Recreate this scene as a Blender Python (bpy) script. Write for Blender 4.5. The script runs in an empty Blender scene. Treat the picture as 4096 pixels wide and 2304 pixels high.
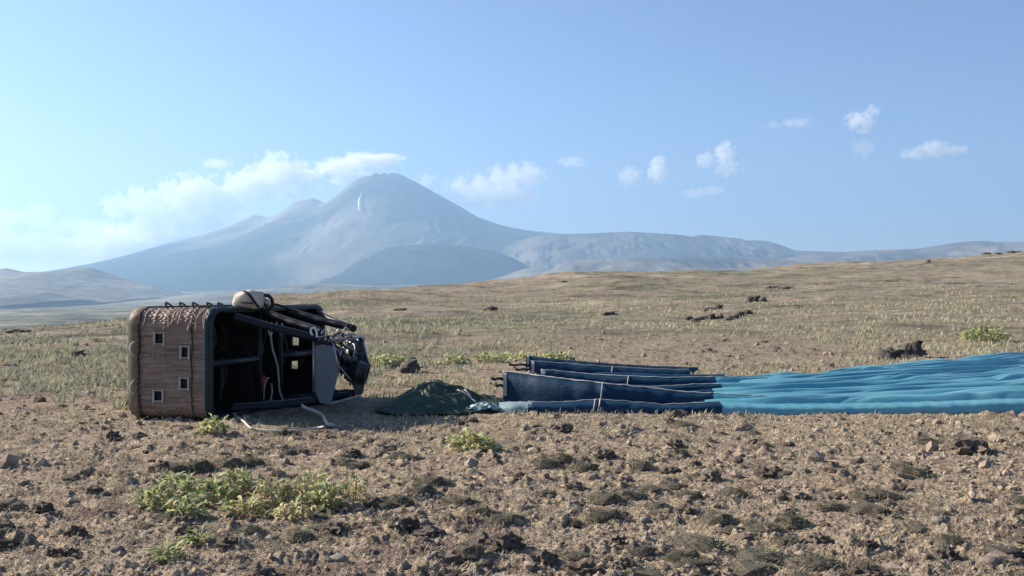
import bpy, math, random
import numpy as np
from mathutils import Vector, Matrix

random.seed(7)
RNG = np.random.default_rng(11)
SC = bpy.context.scene
COL = SC.collection
R = math.radians

# ------------------------------------------------------------------ camera
EYE = 1.55
HOR = 292.0            # image row of eye level at 1024 x 576
F = 1024.0             # focal length in pixels at 1024 wide
cam_d = bpy.data.cameras.new('camera')
cam_d.lens = 36.0
cam_d.sensor_width = 36.0
cam_d.shift_y = (HOR - 288.0) / 1024.0
cam_d.clip_start = 0.1
cam_d.clip_end = 120000
cam = bpy.data.objects.new('camera', cam_d)
cam.location = (0, 0, EYE)
cam.rotation_euler = (R(90), 0, 0)
COL.objects.link(cam)
SC.camera = cam

# ------------------------------------------------------------------ sky, sun, exposure
SUN_ELEV = R(29)
SUN_AZ = math.atan2(-0.94, 0.34)      # measured from +Y towards +X
world = bpy.data.worlds.new('World')
SC.world = world
world.use_nodes = True
wn = world.node_tree
for n in list(wn.nodes):
    wn.nodes.remove(n)
w_out = wn.nodes.new('ShaderNodeOutputWorld')
w_bg = wn.nodes.new('ShaderNodeBackground')
w_sky = wn.nodes.new('ShaderNodeTexSky')
w_sky.sky_type = 'NISHITA'
w_sky.sun_disc = False
w_sky.sun_elevation = SUN_ELEV
w_sky.sun_rotation = SUN_AZ
w_sky.altitude = 1100
w_sky.air_density = 1.0
w_sky.dust_density = 0.4
w_sky.ozone_density = 2.2
w_bg.inputs['Strength'].default_value = 0.056
w_tint = wn.nodes.new('ShaderNodeMix'); w_tint.data_type = 'RGBA'; w_tint.blend_type = 'MULTIPLY'
w_tint.inputs[0].default_value = 1.0
w_tint.inputs[7].default_value = (0.93, 0.95, 1.09, 1)      # white balance of the camera
wn.links.new(w_sky.outputs[0], w_tint.inputs[6])
wn.links.new(w_tint.outputs[2], w_bg.inputs['Color'])
wn.links.new(w_bg.outputs[0], w_out.inputs['Surface'])

sun_d = bpy.data.lights.new('sun', 'SUN')
sun_d.energy = 5.0
sun_d.angle = R(0.53)
sun_d.color = (1.0, 0.88, 0.73)
sun = bpy.data.objects.new('sun', sun_d)
to_sun = Vector((math.sin(SUN_AZ) * math.cos(SUN_ELEV), math.cos(SUN_AZ) * math.cos(SUN_ELEV), math.sin(SUN_ELEV)))
sun.rotation_euler = to_sun.to_track_quat('Z', 'Y').to_euler()
sun.location = (-40, 20, 30)
COL.objects.link(sun)

SC.view_settings.view_transform = 'Standard'
SC.view_settings.look = 'None'
SC.view_settings.exposure = 1.28
SC.view_settings.gamma = 1.0
SC.view_settings.use_curve_mapping = False
SC.render.engine = 'CYCLES'
SC.cycles.use_denoising = True
SC.cycles.max_bounces = 12
SC.cycles.diffuse_bounces = 3
SC.cycles.volume_bounces = 8
SC.cycles.transparent_max_bounces = 8
SC.cycles.volume_step_rate = 1.0
SC.cycles.volume_max_steps = 160
SC.cycles.sample_clamp_indirect = 6

# ------------------------------------------------------------------ helpers
def tag(o, label=None, cat=None, group=None, kind=None):
    if label: o['label'] = label
    if cat: o['category'] = cat
    if group: o['group'] = group
    if kind: o['kind'] = kind
    return o

def make_mesh(name, V, Fc, mats=None, smooth=True, mat_idx=None):
    V = np.asarray(V, dtype=np.float32).reshape(-1, 3)
    me = bpy.data.meshes.new(name)
    if isinstance(Fc, np.ndarray):
        nf, k = Fc.shape
        me.vertices.add(len(V))
        me.vertices.foreach_set('co', V.ravel())
        me.loops.add(nf * k)
        me.loops.foreach_set('vertex_index', Fc.astype(np.int32).ravel())
        me.polygons.add(nf)
        me.polygons.foreach_set('loop_start', np.arange(0, nf * k, k, dtype=np.int32))
        me.polygons.foreach_set('loop_total', np.full(nf, k, dtype=np.int32))
    else:
        me.from_pydata([tuple(map(float, v)) for v in V], [], [tuple(int(i) for i in f) for f in Fc])
    if mats:
        for m in (mats if isinstance(mats, (list, tuple)) else [mats]):
            me.materials.append(m)
    if mat_idx is not None:
        me.polygons.foreach_set('material_index', np.asarray(mat_idx, dtype=np.int32))
    me.update(calc_edges=True)
    me.polygons.foreach_set('use_smooth', np.full(len(me.polygons), bool(smooth)))
    me.update()
    return me

def link(name, me, parent=None, loc=None):
    o = bpy.data.objects.new(name, me)
    COL.objects.link(o)
    if parent is not None:
        o.parent = parent
    if loc is not None:
        o.location = loc
    return o

def obj(name, V, Fc, mats, parent=None, smooth=True, loc=None, mat_idx=None):
    return link(name, make_mesh(name, V, Fc, mats, smooth, mat_idx), parent, loc)

def empty(name, loc=(0, 0, 0), rz=0.0):
    o = bpy.data.objects.new(name, None)
    o.empty_display_size = 0.1
    o.location = loc
    o.rotation_euler = (0, 0, rz)
    COL.objects.link(o)
    return o

class MB:
    """collects simple shapes into one mesh"""
    def __init__(s):
        s.V = []; s.F = []
    def add(s, V, Fc):
        b = len(s.V)
        s.V += [tuple(v) for v in V]
        s.F += [tuple(i + b for i in f) for f in Fc]
        return s
    def box(s, a, b):
        x0, y0, z0 = a; x1, y1, z1 = b
        return s.add([(x0,y0,z0),(x1,y0,z0),(x1,y1,z0),(x0,y1,z0),(x0,y0,z1),(x1,y0,z1),(x1,y1,z1),(x0,y1,z1)],
                     [(0,3,2,1),(4,5,6,7),(0,1,5,4),(1,2,6,5),(2,3,7,6),(3,0,4,7)])
    def tube(s, pts, r, n=8, closed=False, caps=True, flat=1.0):
        pts = [Vector(p) for p in pts]
        m = len(pts)
        rr = r if isinstance(r, (list, tuple)) else [r] * m
        V = []; prev = None
        for i, p in enumerate(pts):
            if closed:
                t = pts[(i + 1) % m] - pts[i - 1]
            else:
                t = pts[min(i + 1, m - 1)] - pts[max(i - 1, 0)]
            t.normalize()
            if prev is None:
                up = Vector((0, 0, 1)) if abs(t.z) < 0.9 else Vector((1, 0, 0))
                a = t.cross(up).normalized()
            else:
                a = (prev - t * prev.dot(t)).normalized()
            prev = a
            b = t.cross(a)
            for k in range(n):
                an = 2 * math.pi * k / n
                V.append(p + a * (math.cos(an) * rr[i]) + b * (math.sin(an) * rr[i] * flat))
        Fc = []
        for i in range(m if closed else m - 1):
            j = (i + 1) % m
            for k in range(n):
                l = (k + 1) % n
                Fc.append((i*n+k, i*n+l, j*n+l, j*n+k))
        if caps and not closed:
            Fc.append(tuple(range(n - 1, -1, -1)))
            Fc.append(tuple((m-1)*n + k for k in range(n)))
        return s.add(V, Fc)
    def build(s, name, mat, parent=None, smooth=True, loc=None):
        return obj(name, np.array(s.V), s.F, mat, parent, smooth, loc)

def spline(pts, n=8):
    P = [Vector(p) for p in pts]
    out = []
    for i in range(len(P) - 1):
        p0 = P[max(i-1, 0)]; p1 = P[i]; p2 = P[i+1]; p3 = P[min(i+2, len(P)-1)]
        for k in range(n):
            t = k / n
            out.append(0.5*((2*p1)+(-p0+p2)*t+(2*p0-5*p1+4*p2-p3)*t*t+(-p0+3*p1-3*p2+p3)*t**3))
    out.append(P[-1])
    return out

def grid_faces(nr, nc, mask=None):
    i = np.arange(nr - 1)[:, None] * nc + np.arange(nc - 1)[None, :]
    q = np.stack([i, i + 1, i + nc + 1, i + nc], -1)
    if mask is not None:
        return q[mask]
    return q.reshape(-1, 4)

# gradient noise ------------------------------------------------------------
def _hash(ix, iy, seed):
    h = (ix.astype(np.int64) * 374761393 + iy.astype(np.int64) * 668265263 + seed * 1442695041) & 0xFFFFFFFF
    h = ((h ^ (h >> 13)) * 1274126177) & 0xFFFFFFFF
    return (h ^ (h >> 16)) & 0xFFFFFFFF

def noise2(x, y, seed=0):
    x = np.asarray(x, dtype=np.float64); y = np.asarray(y, dtype=np.float64)
    x, y = np.broadcast_arrays(x, y)
    ix = np.floor(x).astype(np.int64); iy = np.floor(y).astype(np.int64)
    fx = x - ix; fy = y - iy
    u = fx*fx*fx*(fx*(fx*6-15)+10); v = fy*fy*fy*(fy*(fy*6-15)+10)
    def g(jx, jy, dx, dy):
        a = _hash(jx, jy, seed) * (2*math.pi/4294967296.0)
        return np.cos(a)*dx + np.sin(a)*dy
    n00 = g(ix, iy, fx, fy); n10 = g(ix+1, iy, fx-1, fy)
    n01 = g(ix, iy+1, fx, fy-1); n11 = g(ix+1, iy+1, fx-1, fy-1)
    return ((n00*(1-u)+n10*u)*(1-v) + (n01*(1-u)+n11*u)*v) * 1.5

def fbm(x, y, seed=0, oct=4, gain=0.5, lac=2.03):
    a = 1.0; s = 0.0; t = 0.0
    for o in range(oct):
        s = s + a * noise2(x * lac**o, y * lac**o, seed + o*17)
        t += a; a *= gain
    return s / t

def sstep(t):
    t = np.clip(t, 0, 1)
    return t*t*(3-2*t)

# materials -------------------------------------------------------------------
def new_mat(name):
    m = bpy.data.materials.new(name)
    m.use_nodes = True
    nt = m.node_tree
    b = nt.nodes['Principled BSDF']
    return m, nt, b

def N(nt, t, **kw):
    n = nt.nodes.new(t)
    for k, v in kw.items():
        setattr(n, k, v)
    return n

def ramp(nt, fac, stops):
    n = N(nt, 'ShaderNodeValToRGB')
    e = n.color_ramp.elements
    e[0].position, e[0].color = stops[0][0], (*stops[0][1], 1)
    e[1].position, e[1].color = stops[-1][0], (*stops[-1][1], 1)
    for p, c in stops[1:-1]:
        x = e.new(p); x.color = (*c, 1)
    nt.links.new(fac, n.inputs['Fac'])
    return n.outputs['Color']

def noise_tex(nt, vec, scale, detail=3, rough=0.5, dist=0.0):
    n = N(nt, 'ShaderNodeTexNoise')
    n.inputs['Scale'].default_value = scale
    n.inputs['Detail'].default_value = detail
    n.inputs['Roughness'].default_value = rough
    n.inputs['Distortion'].default_value = dist
    if vec is not None:
        nt.links.new(vec, n.inputs['Vector'])
    return n.outputs['Fac']

def mapping(nt, vec, scale=(1,1,1), loc=(0,0,0), rot=(0,0,0)):
    n = N(nt, 'ShaderNodeMapping')
    n.inputs['Scale'].default_value = scale
    n.inputs['Location'].default_value = loc
    n.inputs['Rotation'].default_value = rot
    nt.links.new(vec, n.inputs['Vector'])
    return n.outputs[0]

def mix(nt, fac, a, b, mode='MIX'):
    n = N(nt, 'ShaderNodeMix', data_type='RGBA', blend_type=mode)
    def put(sock, v):
        if isinstance(v, (int, float)): sock.default_value = v
        elif isinstance(v, tuple): sock.default_value = (*v, 1)
        else: nt.links.new(v, sock)
    put(n.inputs[0], fac); put(n.inputs[6], a); put(n.inputs[7], b)
    return n.outputs[2]

def bump(nt, b, h, strength=0.3, dist=0.02):
    n = N(nt, 'ShaderNodeBump')
    n.inputs['Strength'].default_value = strength
    n.inputs['Distance'].default_value = dist
    nt.links.new(h, n.inputs['Height'])
    nt.links.new(n.outputs[0], b.inputs['Normal'])

def mottled(name, c1, c2, scale=8, rough=0.85, bump_s=0.0, bump_scale=40, spec=0.2, obj_rand=0.0, sheen=0.0):
    m, nt, b = new_mat(name)
    tc = N(nt, 'ShaderNodeTexCoord')
    f = noise_tex(nt, tc.outputs['Object'], scale, 5, 0.65)
    col = ramp(nt, f, [(0.32, c1), (0.68, c2)])
    if obj_rand:
        oi = N(nt, 'ShaderNodeObjectInfo')
        hs = N(nt, 'ShaderNodeHueSaturation')
        mr = N(nt, 'ShaderNodeMapRange')
        mr.inputs['To Min'].default_value = 1 - obj_rand
        mr.inputs['To Max'].default_value = 1 + obj_rand
        nt.links.new(oi.outputs['Random'], mr.inputs['Value'])
        nt.links.new(mr.outputs[0], hs.inputs['Value'])
        nt.links.new(col, hs.inputs['Color'])
        col = hs.outputs[0]
    nt.links.new(col, b.inputs['Base Color'])
    b.inputs['Roughness'].default_value = rough
    b.inputs['Specular IOR Level'].default_value = spec
    if sheen: b.inputs['Sheen Weight'].default_value = sheen
    if bump_s:
        bump(nt, b, noise_tex(nt, tc.outputs['Object'], bump_scale, 4, 0.6), bump_s, 0.02)
    return m

def leaf_mat(name, c1, c2, trans=0.35, scale=9.0):
    m, nt, b = new_mat(name)
    out = nt.nodes['Material Output']
    geo = N(nt, 'ShaderNodeNewGeometry')
    oi = N(nt, 'ShaderNodeObjectInfo')
    f = noise_tex(nt, geo.outputs['Position'], scale, 3, 0.6)
    add = N(nt, 'ShaderNodeMath', operation='MULTIPLY_ADD')
    add.inputs[1].default_value = 0.35; 
    nt.links.new(oi.outputs['Random'], add.inputs[0]); nt.links.new(f, add.inputs[2])
    col = ramp(nt, add.outputs[0], [(0.42, c1), (0.9, c2)])
    nt.links.new(col, b.inputs['Base Color'])
    b.inputs['Roughness'].default_value = 0.7
    b.inputs['Specular IOR Level'].default_value = 0.25
    tr = N(nt, 'ShaderNodeBsdfTranslucent')
    nt.links.new(col, tr.inputs['Color'])
    ms = N(nt, 'ShaderNodeMixShader')
    ms.inputs[0].default_value = trans
    nt.links.new(b.outputs[0], ms.inputs[1]); nt.links.new(tr.outputs[0], ms.inputs[2])
    nt.links.new(ms.outputs[0], out.inputs['Surface'])
    return m

# ------------------------------------------------------------------ terrain shape
PX = np.array([-900, -400, 0, 130, 240, 360, 500, 680, 800, 1024, 1500, 2000], float)
RR = np.array([34, 34, 38, 45, 58, 90, 120, 140, 150, 170, 190, 200], float)
YS = np.array([350, 345, 334, 322, 306, 292, 281, 275, 267, 253, 232, 225], float)

def macro(x, y):
    """height of the near ground, camera at the origin"""
    x = np.asarray(x, float); y = np.asarray(y, float)
    D = np.maximum(y, 0.5)
    px = 512 + F * np.clip(x / D, -1.3, 1.4)
    r = np.interp(px, PX, RR)
    ys = np.interp(px, PX, YS)
    zr = EYE - (ys - HOR) / F * r
    s = np.clip(D / r, 0, 1)
    z = zr * s**1.6
    t = np.clip((D - r) / 150.0, 0, 1)
    drop = t*t*(3-2*t)
    z = z - (zr + 42) * drop
    fade = np.clip((y - 2) / 6, 0, 1)
    return z * fade

def micro(x, y, fine=True):
    x = np.asarray(x, float); y = np.asarray(y, float)
    d = np.clip(np.hypot(x, y), 1, None)
    a = np.clip(d / 30, 0, 1)
    h = 0.05 * fbm(x*0.35, y*0.35, 3, 3)
    h = h + (0.03 + 0.25*a*a) * fbm(x*0.12, y*0.12, 9, 3)
    # crusted lumps
    n = fbm(x*2.1 + 0.3*noise2(x*3, y*3, 5), y*2.1, 21, 3)
    h = h + 0.055 * np.maximum(n - 0.05, 0)**0.9
    if fine:
        n2 = fbm(x*6.5, y*6.5, 41, 3, 0.6)
        h = h + (0.060 * np.maximum(n2, -0.05)**1.0 + 0.012*n2)*np.clip(0.75 + 1.6*n, 0.3, 1.6) * (1 - 0.6*np.clip(d/40, 0, 1))
        n3 = 1 - np.abs(noise2(x*17, y*17, 77))
        h = h + 0.020 * (n3 - 0.6)*np.clip(0.6 + n*2, 0.2, 1.4)
        h = h + 0.012 * noise2(x*34, y*34, 91)
    # smoother where the basket, the heap and the fabric lie
    flat = np.clip(1 - np.abs(y - 15) / 4.5, 0, 1)
    h = h * (1 - 0.45*flat)
    # worn banks on the hillside
    far = np.clip((d - 45) / 40, 0, 1)
    bk = fbm(x*0.035, y*0.075, 130, 3)
    h = h + far * 1.6 * np.maximum(bk - 0.08, 0) + far * 0.25 * np.abs(noise2(x*0.16, y*0.22, 133))
    return h

def gz(x, y, fine=False):
    return macro(x, y) + micro(x, y, fine)

def at(px, D, z):
    return ((px - 512) / F * D, D, z)

# ---- ground mesh: denser towards the camera
cols_mid = np.linspace(-0.57, 0.57, 750)
cl = -np.geomspace(0.575, 1.25, 120)[::-1]
slopes = np.concatenate([cl, cols_mid, -cl[::-1]])
d1 = [3.9]
while d1[-1] < 26: d1.append(d1[-1] * 1.0043)
while d1[-1] < 400: d1.append(d1[-1] * 1.022)
rows = np.array(d1)
GX = slopes[None, :] * rows[:, None]
GY = np.repeat(rows[:, None], len(slopes), 1)
GZ = gz(GX, GY, True)
gV = np.stack([GX, GY, GZ], -1).reshape(-1, 3)
gF = grid_faces(len(rows), len(slopes))
# coarse sheet round the camera, joined to the same ground
bx, by = np.meshgrid(np.linspace(-60, 60, 61), np.linspace(-60, 4.4, 34))
bz = gz(bx, by) - 0.10
bV = np.stack([bx, by, bz], -1).reshape(-1, 3)
bF = grid_faces(34, 61) + len(gV)
gV = np.concatenate([gV, bV]); gF = np.concatenate([gF, bF])

def ground_material():
    m, nt, b = new_mat('dry_soil')
    geo = N(nt, 'ShaderNodeNewGeometry')
    p = geo.outputs['Position']
    n_big = noise_tex(nt, mapping(nt, p, (0.16, 0.10, 0.1)), 1.0, 4, 0.55)
    n_mid = noise_tex(nt, p, 1.3, 5, 0.62, 0.4)
    n_sml = noise_tex(nt, p, 9.0, 5, 0.7)
    n_fin = noise_tex(nt, p, 55.0, 3, 0.7)
    soil = ramp(nt, n_mid, [(0.30, (0.20, 0.154, 0.126)), (0.50, (0.345, 0.270, 0.218)), (0.70, (0.47, 0.380, 0.305))])
    straw = ramp(nt, n_sml, [(0.30, (0.21, 0.170, 0.130)), (0.50, (0.40, 0.33, 0.252)), (0.72, (0.56, 0.48, 0.37))])
    # straw litter lies in patches
    sel = N(nt, 'ShaderNodeMath', operation='MULTIPLY_ADD')
    nt.links.new(n_big, sel.inputs[0]); sel.inputs[1].default_value = 1.3
    nt.links.new(n_mid, sel.inputs[2])
    fac = ramp(nt, sel.outputs[0], [(0.98, (0, 0, 0)), (1.28, (1, 1, 1))])
    near = mix(nt, fac, soil, straw)
    sp = ramp(nt, n_fin, [(0.30, (0.55, 0.55, 0.55)), (0.52, (1, 1, 1)), (0.72, (1.25, 1.22, 1.15))])
    near = mix(nt, 1.0, near, sp, 'MULTIPLY')
    for vs, lo, hi in ((22.0, 0.72, 1.22), (60.0, 0.66, 1.28)):
        vo = N(nt, 'ShaderNodeTexVoronoi'); vo.inputs['Scale'].default_value = vs
        nt.links.new(p, vo.inputs['Vector'])
        sx_ = N(nt, 'ShaderNodeSeparateColor'); nt.links.new(vo.outputs['Color'], sx_.inputs[0])
        vr = ramp(nt, sx_.outputs[0], [(0.0, (lo, lo*0.97, lo*0.94)), (0.35, (0.9, 0.9, 0.9)), (1.0, (hi, hi*0.98, hi*0.93))])
        near = mix(nt, 1.0, near, vr, 'MULTIPLY')
    # hillside: thin dry herbage over grey-brown soil
    h1 = noise_tex(nt, mapping(nt, p, (0.05, 0.14, 0.1)), 1.0, 6, 0.62, 0.6)
    h2 = noise_tex(nt, mapping(nt, p, (0.8, 0.8, 0.8)), 1.0, 4, 0.7)
    hill = ramp(nt, h1, [(0.32, (0.118, 0.120, 0.082)), (0.44, (0.232, 0.214, 0.154)), (0.56, (0.245, 0.205, 0.165)), (0.68, (0.38, 0.335, 0.235))])
    hv = ramp(nt, h2, [(0.34, (0.50, 0.51, 0.50)), (0.50, (1, 1, 1)), (0.70, (1.30, 1.27, 1.12))])
    hill = mix(nt, 1.0, hill, hv, 'MULTIPLY')
    h3 = noise_tex(nt, mapping(nt, p, (0.11, 0.30, 0.1), (3, 5, 0)), 1.0, 5, 0.6, 0.8)
    hb_ = ramp(nt, h3, [(0.36, (0.52, 0.54, 0.50)), (0.46, (1, 1, 1)), (0.60, (1.0, 0.99, 0.97)), (0.70, (1.25, 1.2, 1.08))])
    hill = mix(nt, 1.0, hill, hb_, 'MULTIPLY')
    sep = N(nt, 'ShaderNodeSeparateXYZ'); nt.links.new(p, sep.inputs[0])
    mr = N(nt, 'ShaderNodeMapRange'); mr.inputs['From Min'].default_value = 14; mr.inputs['From Max'].default_value = 32
    nt.links.new(sep.outputs['Y'], mr.inputs['Value'])
    col = mix(nt, mr.outputs[0], near, hill)
    nt.links.new(col, b.inputs['Base Color'])
    b.inputs['Roughness'].default_value = 0.95
    b.inputs['Specular IOR Level'].default_value = 0.1
    addh = N(nt, 'ShaderNodeMath', operation='ADD')
    nt.links.new(n_fin, addh.inputs[0]); nt.links.new(n_sml, addh.inputs[1])
    bump(nt, b, addh.outputs[0], 1.0, 0.05)
    return m

M_ground = ground_material()
ground = obj('ground', gV, gF, M_ground)
tag(ground, kind='structure')

# ------------------------------------------------------------------ far land
def land_material(name, stops, sx, sy, speck=0.3, dark=None):
    m, nt, b = new_mat(name)
    geo = N(nt, 'ShaderNodeNewGeometry')
    p = geo.outputs['Position']
    n1 = noise_tex(nt, mapping(nt, p, (sx, sy, sx)), 1.0, 6, 0.6, 0.8)
    col = ramp(nt, n1, stops)
    n2 = noise_tex(nt, mapping(nt, p, (sx*6, sy*6, sx*6)), 1.0, 4, 0.65)
    v = ramp(nt, n2, [(0.3, (1-speck,)*3), (0.7, (1+speck,)*3)])
    col = mix(nt, 1.0, col, v, 'MULTIPLY')
    nt.links.new(col, b.inputs['Base Color'])
    b.inputs['Roughness'].default_value = 1.0
    b.inputs['Specular IOR Level'].default_value = 0.0
    return m

M_plain = land_material('plain_steppe', [(0.38, (0.045, 0.055, 0.033)), (0.46, (0.125, 0.12, 0.075)), (0.54, (0.185, 0.16, 0.105)), (0.64, (0.30, 0.26, 0.18))], 0.011, 0.0075, 0.45)
M_volcano = land_material('volcano_slope', [(0.38, (0.03, 0.04, 0.03)), (0.47, (0.085, 0.085, 0.07)), (0.54, (0.17, 0.155, 0.125)), (0.66, (0.28, 0.255, 0.20))], 0.00035, 0.00025)
def volcano_cover():
    nt = M_volcano.node_tree; b = nt.nodes['Principled BSDF']
    base_col = b.inputs['Base Color'].links[0].from_socket
    geo = N(nt, 'ShaderNodeNewGeometry'); p = geo.outputs['Position']
    sep = N(nt, 'ShaderNodeSeparateXYZ'); nt.links.new(p, sep.inputs[0])
    nz = noise_tex(nt, mapping(nt, p, (0.0009, 0.0005, 0.002)), 1.0, 6, 0.62, 0.6)
    # woods climb to a ragged line, higher on the west and east flanks than in the middle
    line = N(nt, 'ShaderNodeMath', operation='MULTIPLY_ADD'); nt.links.new(nz, line.inputs[0]); line.inputs[1].default_value = 900; line.inputs[2].default_value = -190
    ax_ = N(nt, 'ShaderNodeMath', operation='ADD'); nt.links.new(sep.outputs['X'], ax_.inputs[0]); ax_.inputs[1].default_value = 1100
    ab_ = N(nt, 'ShaderNodeMath', operation='ABSOLUTE'); nt.links.new(ax_.outputs[0], ab_.inputs[0])
    fl = N(nt, 'ShaderNodeMapRange'); fl.inputs['From Min'].default_value = 300; fl.inputs['From Max'].default_value = 1500
    fl.inputs['To Min'].default_value = -260; fl.inputs['To Max'].default_value = 120; nt.links.new(ab_.outputs[0], fl.inputs['Value'])
    l2 = N(nt, 'ShaderNodeMath', operation='ADD'); nt.links.new(line.outputs[0], l2.inputs[0]); nt.links.new(fl.outputs[0], l2.inputs[1])
    df = N(nt, 'ShaderNodeMath', operation='SUBTRACT'); nt.links.new(l2.outputs[0], df.inputs[0]); nt.links.new(sep.outputs['Z'], df.inputs[1])
    f = N(nt, 'ShaderNodeMapRange'); f.inputs['From Min'].default_value = -30; f.inputs['From Max'].default_value = 60; nt.links.new(df.outputs[0], f.inputs['Value'])
    fm = N(nt, 'ShaderNodeMath', operation='MULTIPLY'); nt.links.new(f.outputs[0], fm.inputs[0]); fm.inputs[1].default_value = 0.9
    nt.links.new(mix(nt, fm.outputs[0], base_col, (0.014, 0.022, 0.016)), b.inputs['Base Color'])
volcano_cover()
M_forest = land_material('wooded_hill', [(0.34, (0.018, 0.026, 0.019)), (0.58, (0.036, 0.045, 0.03)), (0.74, (0.09, 0.095, 0.065))], 0.0012, 0.0012)
M_foot = land_material('pale_foothill', [(0.36, (0.045, 0.05, 0.035)), (0.48, (0.13, 0.115, 0.09)), (0.58, (0.20, 0.18, 0.14)), (0.70, (0.30, 0.27, 0.21))], 0.0013, 0.0008)
M_ridge = land_material('far_ridge', [(0.34, (0.04, 0.05, 0.04)), (0.50, (0.10, 0.10, 0.08)), (0.66, (0.20, 0.18, 0.15))], 0.0008, 0.0006)
M_hill = land_material('bare_hill', [(0.34, (0.13, 0.115, 0.09)), (0.52, (0.22, 0.19, 0.15)), (0.70, (0.32, 0.28, 0.21))], 0.003, 0.002)

def plain_z(x, D):
    px = 512 + F * x / np.maximum(D, 1)
    rise = np.interp(px, [-300, 0, 160, 350, 520, 1100, 1400], [20, 30, 110, 190, 250, 210, 200])
    z = -42 + rise * 0.72 * sstep((D - 2200) / 8000)
    z = z + 0.0035*np.minimum(D, 6000) * fbm(x/900, D/900, 301, 4)
    return z
ps = np.linspace(-1.0, 1.0, 260)
pr = np.geomspace(170, 12800, 170)
X = ps[None, :] * pr[:, None]; Y = np.repeat(pr[:, None], len(ps), 1)
Z = plain_z(X, Y)
plain = obj('plain', np.stack([X, Y, Z], -1).reshape(-1, 3), grid_faces(len(pr), len(ps)), M_plain)
tag(plain, kind='structure')

K = 1024 / 2576.0
def ridge(name, pts, D, front, back, mat, base=-80, power=1.4, gully=0.07, gs=900.0, seed=1, step=2.0, crest_noise=0.0, nq=44):
    """a hill seen in profile: crest through the given directions at distance D, with a slope down to its foot"""
    P = np.array(pts, float) * K
    px = np.arange(P[0, 0], P[-1, 0] + 0.1, step)
    yy = np.interp(px, P[:, 0], P[:, 1])
    zc = EYE - (yy - HOR) / F * D
    if crest_noise:
        zc = zc + crest_noise * fbm(px*0.25, px*0 + 3.3, seed + 60, 4)
    xc = (px - 512) / F * D
    # soften sideways as the slope runs down
    q = np.concatenate([np.linspace(0, 1, nq), np.linspace(1, 1.35, 10)[1:]])
    V = np.zeros((len(q), len(px), 3))
    for i, t in enumerate(q):
        k = int((1 - min(t, 1))**0.55 * 60 / step)
        ker = np.hanning(2*k + 1 + 2); ker /= ker.sum()
        zs = np.convolve(np.pad(zc, len(ker)//2, mode='edge'), ker, mode='valid') if k else zc
        hh = zs - base
        if t <= 1:
            y = D - front * (1 - t)
            sh = t**power
        else:
            y = D + back * (t - 1) / 0.35
            sh = 1 - 0.9 * ((t - 1) / 0.35)**1.3
        z = base + hh * sh
        if t < 1:
            g = 1 - np.abs(fbm(xc/gs*1.5 + 0.9*noise2(xc/gs*0.5, xc*0 + t*3, seed+9) + 0.3*noise2(xc/gs*2, xc*0 + t*9, seed+10), xc*0 + t*2.4, seed, 5, 0.6)) * 2.4
            z = z + gully * hh * g * min(1, (1 - t) * 4) * t
            z = z - gully * hh * 0.5 * min(1, (1 - t) * 4) * t
        V[i, :, 0] = xc
        V[i, :, 1] = y
        V[i, :, 2] = z
    o = obj(name, V.reshape(-1, 3), grid_faces(len(q), len(px)), mat)
    tag(o, kind='structure')
    return o, V

VOLC = [(-500,742),(-300,724),(0,704),(100,690),(210,668),(300,648),(350,634),(400,618),(440,606),(480,597),(510,590),(540,580),(570,572),(600,558),(625,546),(640,540),(655,543),(668,546),(685,543),(705,534),(720,525),(738,511),(750,505),(770,502),(790,498),(805,506),(818,510),(835,497),(850,485),(865,474),(880,462),(895,451),(905,447),(920,443),(933,442),(940,436),(947,434),(953,438),(962,437),(968,433),(975,439),(985,434),(1000,436),(1015,442),(1030,450),(1060,465),(1100,488),(1150,515),(1200,545),(1230,556),(1260,566),(1290,573),(1320,578),(1370,584),(1450,592),(1550,606),(1700,640),(1900,680)]
volc, vV = ridge('volcano', VOLC, 10000, 4300, 1700, M_volcano, base=-80, power=1.25, gully=0.032, gs=540, seed=5, step=1.5, nq=90, crest_noise=7)
tag(volc, 'tall conical volcano fading blue in the haze, a thin snow streak below its summit', kind='structure')
# snow streak lying in the summit gully
def on_slope(px, py):
    """the point where the direction (px, py) meets the volcano"""
    best = None
    cx = vV[0, :, 0]
    for i in range(40, 89):
        y = vV[i, 0, 1]
        x = (px - 512) / F * y
        z = np.interp(x, cx, vV[i, :, 2])
        py_i = HOR - (z - EYE) / y * F
        if best is None or abs(py_i - py) < best[0]:
            best = (abs(py_i - py), x, y, z)
    return Vector(best[1:])
snow_l = [(911, 485), (909, 492), (907, 500), (905.5, 508), (905, 518), (904.5, 528), (906, 534)]
snow_w = [1.0, 2.2, 3.4, 3.8, 3.2, 2.0, 0.6]
sv = []
for (a, b_), w_ in zip(snow_l, snow_w):
    p = on_slope(a * K, b_ * K)
    half = w_ * K / F * p.y * 0.5
    jx = 5*math.sin(b_*0.9) + 3*math.sin(b_*2.3)
    for dx, up in ((-half, 8), (-half*0.3, 15), (half*0.4, 15), (half, 8)):
        sv.append((p.x + dx*(1 + 0.35*math.sin(b_*1.7 + dx)) + jx*0.66, p.y - 40, p.z + up*0.66))
M_snow = mottled('snow', (0.75, 0.77, 0.8), (0.85, 0.86, 0.88), 0.01, 0.7)
snow = obj('snow_streak', sv, grid_faces(len(snow_l), 4), M_snow, volc)

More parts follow.
